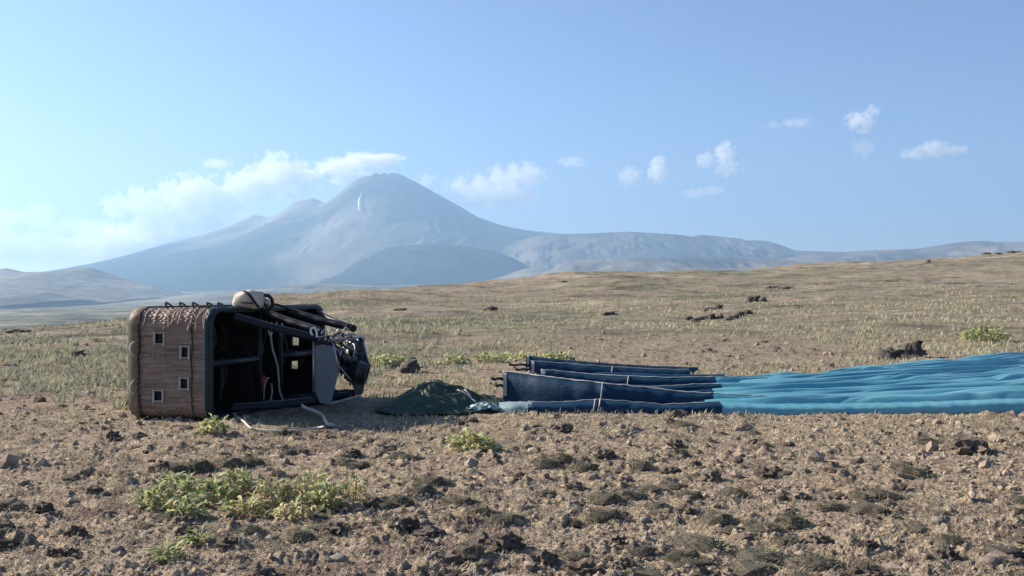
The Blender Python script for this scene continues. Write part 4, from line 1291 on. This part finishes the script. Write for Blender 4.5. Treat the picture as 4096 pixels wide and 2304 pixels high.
def scatter(n, d0, d1, pw=2.0, smax=0.56, rng=RNG):
    """random spots, evenly spread as seen on the ground between two distances"""
    u = rng.random(n)
    D = (d0**(1-pw) + u*(d1**(1-pw) - d0**(1-pw)))**(1/(1-pw))
    s = rng.uniform(-smax, smax, n)
    x = s*D
    ok = ~blocked(x, D)
    return x[ok], D[ok]

def patch(x, y, seed, sc=0.7):
    return fbm(x*sc, y*sc, seed, 3)

# crumbs: nobody could count them
def joined_lumps(name, x, y, size, sub, mat, variants, flat=0.7, rough=0.4):
    z = gz(x, y, True)
    nv = len(variants)
    Vs = []; Fs = []; off = 0
    kind = RNG.integers(0, nv, len(x))
    for k in range(nv):
        V, Fq = variants[k]
        idx = np.where(kind == k)[0]
        if not len(idx): continue
        a = RNG.uniform(0, 2*math.pi, len(idx)); c_, s_ = np.cos(a), np.sin(a)
        sz = size[idx]
        ex = RNG.uniform(0.75, 1.3, len(idx)); ez = RNG.uniform(0.7, 1.25, len(idx))
        vx = V[None, :, 0]*ex[:, None]; vy = V[None, :, 1]; vz = V[None, :, 2]*ez[:, None]
        P = np.stack([(vx*c_[:, None] - vy*s_[:, None])*sz[:, None] + x[idx][:, None],
                      (vx*s_[:, None] + vy*c_[:, None])*sz[:, None] + y[idx][:, None],
                      vz*sz[:, None] + z[idx][:, None] + 0.15*sz[:, None]], -1).reshape(-1, 3)
        Fi = (Fq[None] + (np.arange(len(idx))*len(V))[:, None, None] + off).reshape(-1, 3)
        off += len(P); Vs.append(P); Fs.append(Fi)
    return obj(name, np.concatenate(Vs), np.concatenate(Fs), mat, smooth=False)

var1 = [lump(1, 500+i, 0.6, 0.75) for i in range(7)]
var2 = [lump(2, 530+i, 0.6, 0.6, 2.2, 0.45) for i in range(8)]
x, y = scatter(10500, 4.2, 30, 2.1, 0.9)
keep = patch(x, y, 601, 0.9) > RNG.uniform(-0.45, 0.35, len(x)); x, y = x[keep], y[keep]
sz = RNG.lognormal(math.log(0.0115), 0.5, len(x))*np.clip(y/7, 0.8, 2.2)
o = joined_lumps('earth_crumbs', x, y, np.clip(sz, 0.006, 0.06), 1, M_clod2, [lump(1, 560+i, 0.8, 0.75, 1.6, 0.6) for i in range(9)]); tag(o, kind='stuff')
x, y = scatter(1200, 4.2, 26, 2.1, 0.9)
keep = patch(x, y, 603, 0.6) > RNG.uniform(-0.35, 0.35, len(x)); x, y = x[keep], y[keep]
sz = RNG.lognormal(math.log(0.026), 0.40, len(x))*np.clip(y/8, 0.8, 1.8)
o = joined_lumps('rubble', x, y, np.clip(sz, 0.015, 0.09), 2, M_clod, var2); tag(o, kind='stuff')

def zone(x, y):
    px = 512 + F*x/y; py = HOR + EYE*F/y
    side = 'left of the lone leafy plant' if px < 440 else ('before the navy mouth' if px < 720 else 'before the pale blue fabric')
    if py > 505: side = 'at the bottom left' if px < 380 else ('at the bottom middle' if px < 720 else 'at the bottom right')
    return side
# the largest clods and stones are single things
clod_me = [make_mesh('earth_clod', *lump(3, 620+i, 0.8, 0.75, 2.6, 0.62), M_clod, False) for i in range(7)]
stone_me = [make_mesh('stone', *lump(3, 640+i, 0.35, 0.66, 1.4), M_stone) for i in range(5)]
def place_lump(name, me, x, y, s, label, cat, group=None, ez=1.0, ex=1.0, sink=0.2, rz=None):
    o = bpy.data.objects.new(name, me); COL.objects.link(o)
    o.location = (x, y, float(gz(x, y, False)) + s*ez*0.62 - s*ez*0.62*2*sink)
    o.rotation_euler = (0, 0, random.uniform(0, 6.28) if rz is None else rz)
    o.scale = (s*ex, s, s*ez)
    tag(o, label, cat, group)
    return o
x, y = scatter(260, 4.6, 11.8, 2.0, 0.52)
keep = patch(x, y, 603, 0.6) > RNG.uniform(-0.3, 0.3, len(x)); x, y = x[keep], y[keep]
for i in range(min(90, len(x))):
    s = random.uniform(0.028, 0.062)
    place_lump('earth_clod', random.choice(clod_me), x[i], y[i], s, ('big ' if s > 0.047 else 'small ') + 'dark crumbly earth clod on dry soil ' + zone(x[i], y[i]), 'clod', ('bigger' if s > 0.047 else 'smaller') + ' earth clods ' + zone(x[i], y[i]), random.uniform(0.75, 1.1), random.uniform(0.9, 1.5))
x, y = scatter(45, 4.6, 11, 2.0, 0.52)
for i in range(len(x)):
    s = random.uniform(0.018, 0.042)
    place_lump('stone', random.choice(stone_me), x[i], y[i], s, 'small rounded grey stone among dry litter ' + zone(x[i], y[i]), 'stone', 'grey stones ' + zone(x[i], y[i]), 1.0, random.uniform(0.9, 1.3))

def px_ground(px, py):
    D = EYE*F/(py - HOR) if py > HOR + 3 else 150.0
    for _ in range(30):
        x = (px-512)/F*D; z = float(macro(x, D))
        e = EYE - z
        Dn = e*F/(py-HOR) if abs(py-HOR) > 0.5 else D
        if Dn <= 0 or Dn > 170: break
        D = 0.5*D + 0.5*Dn
    return (px-512)/F*D, D
# search along the ray for sloping ground
def hit(px, py):
    e = -(py - HOR)/F
    ds = np.geomspace(4, 175, 1500)
    x = (px-512)/F*ds
    f = macro(x, ds) - (EYE + e*ds)
    k = np.where(f > 0)[0]
    if not len(k): return x[-400], ds[-400]
    return x[k[0]], ds[k[0]]

lava_me = [make_mesh('lava_rock', *lump(3, 660+i, 0.9, 0.75, 2.4, 0.75), M_lava) for i in range(6)]
LAVA = [ # px2576, base y2576, width, height in those pixels, label
 (2237, 903, 52, 40, 'dark lava rock at the far fabric edge, left one of two'),
 (2292, 895, 48, 50, 'tall dark lava rock at the far fabric edge, right one of two'),
 (1030, 942, 42, 40, 'dark triangular rock on bare soil right of the burners'),
 (1762, 800, 70, 16, 'low dark lava outcrop left on the middle slope'),
 (1790, 783, 50, 14, 'dark jagged lava ledge just above the low hillside outcrop'),
 (1846, 797, 80, 14, 'long low lava outcrop right on the middle slope'),
 (1905, 756, 50, 22, 'isolated jagged lava outcrop high on the slope'),
 (1530, 792, 34, 12, 'small black lava rock left of the hillside outcrops'),
 (1235, 783, 26, 12, 'small dark rock on the slope above the burners'),
 (1960, 728, 70, 8, 'thin dark rock ledge along the upper hillside'),
 (1005, 782, 30, 8, 'low dark rock on the slope right of the sleeved poles'),
 (1440, 720, 60, 8, 'low dark ledge on the skyline slope above the mouth'),
 (1600, 720, 60, 7, 'thin dark ledge below the skyline at mid slope'),
 (195, 905, 28, 20, 'dark rock among grey herbs left of the basket'),
 (45, 836, 60, 9, 'dark low rock on the left edge of the field'),
 (2440, 1135, 84, 55, 'big brown grey boulder mound on the right foreground'),
 (2335, 664, 11, 12, 'small dark rock standing on the right skyline'),
 (2495, 1425, 46, 36, 'rounded grey stone at the bottom right corner')]
rl = random.Random(12)
for i, (a, b_, w_, h_, lab) in enumerate(LAVA):
    h_ = h_*0.85; pieces = [(a, b_, w_, h_)]
    if w_ >= 50 and h_ <= 24:       # an outcrop breaks up into several rocks
        n_ = max(3, int(w_/14))
        pieces = [(a - w_/2 + w_*(k + 0.5)/n_ + rl.uniform(-3, 3), b_ + rl.uniform(-2.5, 2.5) - (k - n_/2)*0.7, w_/n_*rl.uniform(0.8, 1.7), h_*rl.uniform(0.55, 1.1)) for k in range(n_)]
    for k, (a1, b1, w1, h1) in enumerate(pieces):
        x, D = hit(a1*K, b1*K)
        sw = w1*K/F*D*0.5; sh = h1*K/F*D
        me = lava_me[(i + k) % 6]
        if i == 15: me = clod_me[2]
        if i == 17: me = stone_me[1]
        o = bpy.data.objects.new('boulder' if i in (15, 17) else 'lava_rock', me); COL.objects.link(o)
        o.location = (x, D + 0.2*sw, float(gz(x, D)) + 0.18*sh)
        o.scale = (sw*0.85, min(sw, sh*1.3)*0.9, sh*0.66)
        o.rotation_euler = (0, 0, rl.uniform(-0.6, 0.6))
        tag(o, lab if len(pieces) == 1 else 'one rock of the ' + lab, 'rock', None if len(pieces) == 1 else 'rocks of the ' + lab)
x, D = hit(2530*K, 1405*K)
place_lump('boulder', lava_me[1], x, D, 0.05, 'dark cracked rock behind the rounded stone at bottom right', 'rock', None, 0.7, 1.5)

# ------------------------------------------------------------------ plants
M_leaf = leaf_mat('woolly_leaf', (0.10, 0.15, 0.05), (0.56, 0.58, 0.32), 0.42, 18)
M_leafdry = leaf_mat('dried_leaf', (0.28, 0.22, 0.11), (0.70, 0.62, 0.40), 0.35, 16)
M_leafyel = leaf_mat('yellowing_leaf', (0.24, 0.26, 0.09), (0.65, 0.62, 0.34), 0.35, 16)
M_stem = mottled('dry_stem', (0.22, 0.19, 0.10), (0.40, 0.35, 0.2), 20, 0.85)
M_herb = leaf_mat('straw_herbage', (0.22, 0.185, 0.135), (0.50, 0.43, 0.33), 0.3, 1.2)
M_herbg = leaf_mat('grey_green_herbage', (0.145, 0.150, 0.10), (0.38, 0.38, 0.26), 0.3, 1.6)
M_cush = leaf_mat('thyme_leaf', (0.085, 0.090, 0.058), (0.24, 0.24, 0.155), 0.25, 14)
M_core = mottled('twiggy_core', (0.06, 0.052, 0.04), (0.13, 0.108, 0.082), 15, 0.95)

def leaf_mesh(seed, w, curl, mat, fold_=0.25):
    r = random.Random(seed)
    V = []; n = 6
    ang = r.uniform(0.1, 0.3); y = z = 0.0
    tw = r.uniform(-0.5, 0.5)
    for i in range(n):
        t = i/(n-1)
        wd = w*(math.sin(math.pi*min(1, t*0.93+0.07))**0.75) * (1 - 0.25*t)
        if i == n-1: wd = 0.01
        ca, sa = math.cos(tw*t), math.sin(tw*t)
        for s_ in (-1, 0, 1):
            lx = s_*wd*0.5; lz = abs(s_)*wd*fold_ + 0.03*math.sin(t*9 + s_*2 + seed)*(s_ != 0)
            V.append((lx*ca - lz*sa*0.5, y, z + lz*ca + lx*sa))
        dl = 1.0/(n-1)
        y += dl*math.cos(ang); z += dl*math.sin(ang)
        ang -= curl*dl*2.0
    me = make_mesh('leaf', V, grid_faces(n, 3), mat)
    return me
LEAF_G = [leaf_mesh(i, 0.30 + 0.03*i, 0.35 + 0.2*i, M_leaf) for i in range(5)]
LEAF_Y = [leaf_mesh(20+i, 0.26 + 0.03*i, 0.5 + 0.25*i, M_leafyel) for i in range(4)]
LEAF_D = [leaf_mesh(40+i, 0.17 + 0.03*i, 1.0 + 0.5*i, M_leafdry, 0.5) for i in range(5)]

def plant(px, py, rad, hgt, n, mixw, label, seed, group=None, name='woolly_plant', cat='plant', llen=(0.05, 0.115)):
    r = random.Random(seed)
    x, D = hit(px, py)
    z = float(gz(x, D))
    root = empty(name, (x, D, z)); tag(root, label, cat, group)
    for k in range(max(3, n//9)):
        a = r.uniform(0, 6.28); q = rad*math.sqrt(r.random())*0.6
        h = hgt*r.uniform(0.55, 0.95)
        bx_, by_ = q*math.cos(a), q*math.sin(a)
        mb = MB(); mb.tube([(bx_*0.6, by_*0.6, -0.01), (bx_*0.85, by_*0.85, h*0.5), (bx_*1.05, by_*1.05, h)], [0.006, 0.005, 0.003], 5)
        mb.build('stem', M_stem, root)
    for k in range(int(n*1.75)):
        a = r.uniform(0, 6.28); q = rad*math.sqrt(r.random())
        lx, ly = q*math.cos(a), q*math.sin(a)
        top = 1 - (q/rad)**2*0.55
        lz = hgt*top*r.random()**0.75*0.95
        m_ = r.random()
        pool = LEAF_G if m_ < mixw[0] else (LEAF_Y if m_ < mixw[0]+mixw[1] else LEAF_D)
        o = bpy.data.objects.new('leaf', r.choice(pool)); COL.objects.link(o); o.parent = root
        o.location = (lx*0.75, ly*0.75, max(lz*0.8, 0.005))
        el = r.uniform(0.1, 1.15) if lz < hgt*0.55 else r.uniform(0.5, 1.4)
        o.rotation_euler = (el, r.uniform(-0.9, 0.9), a - math.pi/2 + r.uniform(-1.1, 1.1))
        s = r.uniform(*llen)
        o.scale = (s*r.uniform(0.8, 1.2), s, s)
    return root
G = 'woolly leaved plants in the foreground clump'
plant(158, 516, 0.16, 0.20, 70, (0.5, 0.33), 'green woolly plant at the left end of the big foreground clump', 1, G)
plant(176, 503, 0.17, 0.24, 70, (0.55, 0.38), 'yellow tipped green plant, second in the back row of the clump', 2, G)
plant(183, 524, 0.13, 0.15, 48, (0.7, 0.2), 'low green plant at the front left of the clump', 3, G)
plant(213, 508, 0.17, 0.22, 72, (0.75, 0.18), 'dark green broad leaved plant left of the clump centre', 4, G)
plant(238, 498, 0.14, 0.25, 60, (0.85, 0.12), 'deep green upright plant at the back of the clump centre', 5, G)
plant(244, 520, 0.15, 0.14, 56, (0.2, 0.35), 'low half dried plant at the front of the clump centre', 6, G)
plant(272, 512, 0.19, 0.24, 84, (0.1, 0.25), 'straw coloured dried plant right of the clump centre', 7, G)
plant(292, 525, 0.15, 0.13, 56, (0.1, 0.2), 'low tangle of curled dry leaves at the clump front', 8, G)
plant(310, 509, 0.20, 0.30, 96, (0.25, 0.38), 'tallest yellow green plant in the right half of the clump', 9, G)
plant(328, 514, 0.16, 0.25, 64, (0.4, 0.3), 'green plant at the right front of the clump casting a long shadow', 10, G)
plant(353, 500, 0.12, 0.27, 40, (0.1, 0.35), 'thin straw coloured stalks at the right end of the clump', 11, G, llen=(0.05, 0.10))
plant(468, 450, 0.22, 0.20, 72, (0.35, 0.5), 'yellow green leafy plant alone before the green heap', 12, llen=(0.08, 0.15))
plant(484, 452, 0.16, 0.15, 40, (0.2, 0.5), 'smaller yellowing plant right beside the lone leafy plant', 13, llen=(0.07, 0.12))
plant(214, 437, 0.16, 0.20, 46, (0.45, 0.4), 'pale green leafy plant below the corner of the basket rim', 14, llen=(0.08, 0.14))
plant(985, 340, 0.62, 0.40, 90, (0.6, 0.4), 'round bright green plant on the slope above the fabric', 15, llen=(0.14, 0.28))
plant(200, 549, 0.07, 0.10, 18, (0.8, 0.2), 'small green rosette below the big clump', 16)
plant(168, 565, 0.10, 0.13, 26, (0.7, 0.1), 'dull green broad leaved plant at the bottom left', 17)
for i, (a, b_, w_, lab) in enumerate(((376, 369, 0.35, 'bright green herb tuft just right of the burners'), (392, 368, 0.3, 'green herb tuft above the dark triangular rock'), (455, 366, 0.3, 'faint green herb tuft above the green heap'), (490, 364, 0.32, 'green herb tuft left of the mouth panels'), (515, 362, 0.42, 'bright green herb tuft behind the mouth panels, leftmost'), (540, 362, 0.4, 'bright green herb tuft behind the mouth panels, middle'), (560, 363, 0.35, 'yellow green herb tuft behind the mouth panels, rightmost'))):
    plant(a, b_, w_, 0.20, 40, (0.5, 0.45), lab, 60+i, 'green herb tufts behind the envelope mouth', name='herb_tuft', llen=(0.10, 0.2))

# loose herbage: blades, uncounted
def blades(name, x, y, per, length, width, mat, spread, upright=0.75):
    n = len(x)
    z = gz(x, y, True)
    L = np.repeat(length, per)*RNG.uniform(0.55, 1.25, n*per)
    W_ = np.repeat(width, per)
    a = RNG.uniform(0, 2*math.pi, n*per)
    el = RNG.normal(upright, 0.35, n*per)
    rr_ = np.repeat(spread, per)*np.sqrt(RNG.random(n*per)); b_ = RNG.uniform(0, 2*math.pi, n*per)
    bx_ = np.repeat(x, per) + rr_*np.cos(b_); by_ = np.repeat(y, per) + rr_*np.sin(b_); bz_ = np.repeat(z, per) - 0.01
    dx = np.cos(a)*np.cos(el); dy = np.sin(a)*np.cos(el); dz = np.abs(np.sin(el))
    sx = -np.sin(a)*W_*0.5; sy = np.cos(a)*W_*0.5
    p0 = np.stack([bx_-sx, by_-sy, bz_], -1); p1 = np.stack([bx_+sx, by_+sy, bz_], -1)
    m0 = np.stack([bx_+dx*L*0.55-sx, by_+dy*L*0.55-sy, bz_+dz*L*0.6], -1); m1 = np.stack([bx_+dx*L*0.55+sx, by_+dy*L*0.55+sy, bz_+dz*L*0.6], -1)
    tp = np.stack([bx_+dx*L*1.05, by_+dy*L*1.05, bz_+dz*L*0.92], -1)
    V = np.stack([p0, p1, m1, m0, tp], 1).reshape(-1, 3)
    k = np.arange(n*per)[:, None]*5
    q = np.concatenate([k + np.array([[0, 1, 2]]), k + np.array([[0, 2, 3]]), k + np.array([[3, 2, 4]])], 0)
    o = obj(name, V, q, mat, smooth=False); tag(o, kind='stuff'); return o
# dry litter in the foreground
x, y = scatter(36000, 4.2, 22, 2.1, 0.85)
keep = patch(x, y, 701, 0.5) > RNG.uniform(-0.4, 0.4, len(x)); x, y = x[keep], y[keep]
blades('dry_grass', x, y, 7, RNG.uniform(0.03, 0.085, len(x))*np.clip(y/8, .8, 1.5), np.full(len(x), 0.0055)*np.clip(y/7, 1, 2.2), M_herb, np.full(len(x), 0.05), 0.45)
# grey-green herbs left of and behind the basket, straw herbs on the slope
x, y = scatter(40000, 8.5, 85, 1.35, 0.68)
dens = patch(x, y, 703, 0.12) + 0.35*patch(x, y, 705, 0.5)
keep = (dens*2.2 > RNG.uniform(-0.4, 0.5, len(x))) & (RNG.random(len(x)) < np.clip((y - 8)/9, 0.03, 1)**1.5); x, y = x[keep], y[keep]
sel = (patch(x, y, 707, 0.10) - 1.1*np.clip(x/np.maximum(y, 1) + 0.12, -0.5, 0.5)) > RNG.uniform(-0.25, 0.25, len(x))
M_herby = leaf_mat('pale_yellow_herbage', (0.24, 0.222, 0.135), (0.50, 0.465, 0.32), 0.3, 1.5)
for s_, nm, mt in ((sel, 'grey_herbage', M_herbg), (~sel, 'straw_herbage', M_herby)):
    xx, yy = x[s_], y[s_]
    far = np.clip(yy/18, 1, 2.7)
    blades(nm, xx, yy, 7, RNG.uniform(0.06, 0.15, len(xx))*np.clip((yy - 6)/10, 0.3, 1)*np.clip(far, 1, 1.3), 0.013*far, mt, 0.10*far, 0.8)

x, y = scatter(6000, 12.5, 45, 1.5, 0.60)
k_ = (RNG.random(len(x)) < np.clip((-0.02 - x/y)/0.14, 0, 1)*np.clip((y - 12.5)/6, 0, 1)) & (patch(x, y, 711, 0.35)*1.6 > RNG.uniform(-0.45, 0.45, len(x))); x, y = x[k_], y[k_]
blades('grey_herbage', x, y, 10, RNG.uniform(0.10, 0.20, len(x)), 0.022*np.clip(y/16, 1, 2), M_herbg, np.full(len(x), 0.13), 0.95)
# thyme cushions: one by one
def cushion_mesh(seed):
    r = np.random.default_rng(seed)
    n = 320
    a = r.uniform(0, 2*math.pi, n); q = np.sqrt(r.random(n)); 
    px_ = q*np.cos(a); py_ = q*np.sin(a)
    hgt = 0.55*np.sqrt(np.clip(1 - q*q, 0, 1))*(0.75 + 0.5*fbm(px_*2, py_*2, seed, 2)) + 0.02
    ln = r.uniform(0.10, 0.22, n); b_ = a + r.normal(0, 0.7, n); el = r.uniform(0.2, 1.3, n)
    d = np.stack([np.cos(b_)*np.cos(el), np.sin(b_)*np.cos(el), np.sin(el)], -1)
    s_ = np.stack([-np.sin(b_), np.cos(b_), np.zeros(n)], -1)*0.035
    p = np.stack([px_, py_, hgt*0.85], -1)
    V = np.stack([p - s_, p + s_, p + d*ln[:, None]], 1).reshape(-1, 3)
    Fq = np.arange(n*3).reshape(-1, 3)
    cv, cf = lump(2, seed, 0.5, 0.48, 2.0, 0.3)
    cv = cv*np.array([0.75, 0.75, 0.8])
    V2 = np.concatenate([V, cv]); F2 = np.concatenate([Fq, cf + len(V)])
    mi = np.concatenate([np.zeros(len(Fq)), np.ones(len(cf))]).astype(int)
    return make_mesh('thyme_cushion', V2, F2, [M_cush, M_core], False, mi)
cush = [cushion_mesh(800+i) for i in range(5)]
x, y = scatter(330, 4.8, 12.0, 1.9, 0.53)
keep = patch(x, y, 709, 0.45) > RNG.uniform(-0.3, 0.3, len(x)); x, y = x[keep], y[keep]
for i in range(min(110, len(x))):
    s = random.uniform(0.05, 0.05 + 0.11*random.random())
    o = bpy.data.objects.new('thyme_cushion', random.choice(cush)); COL.objects.link(o)
    o.location = (x[i], y[i], float(gz(x[i], y[i], False)) + 0.005)
    o.rotation_euler = (0, 0, random.uniform(0, 6.28)); o.scale = (s*random.uniform(1, 1.5), s, s*random.uniform(0.7, 1.1))
    tag(o, ('broad' if s > 0.095 else 'small') + ' grey green cushion plant on dry soil ' + zone(x[i], y[i]), 'plant', ('broad' if s > 0.095 else 'small') + ' cushion plants ' + zone(x[i], y[i]))
for i, (a, b_, s) in enumerate(((175,475,.17),(196,472,.2),(230,467,.16),(250,464,.15),(398,506,.15),(384,513,.13),(420,496,.16),(432,488,.14),(546,466,.16),(562,463,.15),(586,471,.13),(640,468,.14),(390,531,.13),(300,545,.12),(250,541,.11),(505,526,.14),(480,516,.13),(690,500,.12),(790,526,.14),(735,496,.12),(950,546,.13),(470,562,.13),(605,520,.13),(860,500,.12),(905,470,.14),(680,455,.14))):
    x_, D_ = hit(a, b_)
    o = bpy.data.objects.new('thyme_cushion', cush[i % 5]); COL.objects.link(o)
    o.location = (x_, D_, float(gz(x_, D_, False)) + 0.005)
    o.rotation_euler = (0, 0, i*1.3); o.scale = (s*(0.85 + 0.1*(i % 4)), s*0.75, s*0.95)
    tag(o, 'broad grey green cushion plant on dry soil ' + zone(x_, D_), 'plant', 'broad cushion plants ' + zone(x_, D_))
# dark bushes on the right skyline
for i, (a, b_, w_) in enumerate(((2462, 640, 26), (2482, 640, 22), (2510, 641, 18), (2545, 638, 24), (2562, 636, 20), (2574, 634, 22), (2590, 633, 30))):
    x, D = hit(a*K, b_*K + 1.0)
    o = bpy.data.objects.new('hill_bush', cush[i % 5]); COL.objects.link(o)
    s = w_*K/F*D*0.55
    o.location = (x, D, float(gz(x, D))); o.scale = (s, s, s*1.0)
    tag(o, 'dark low bush on the skyline at the far right of the slope', 'bush', 'bushes on the right skyline')
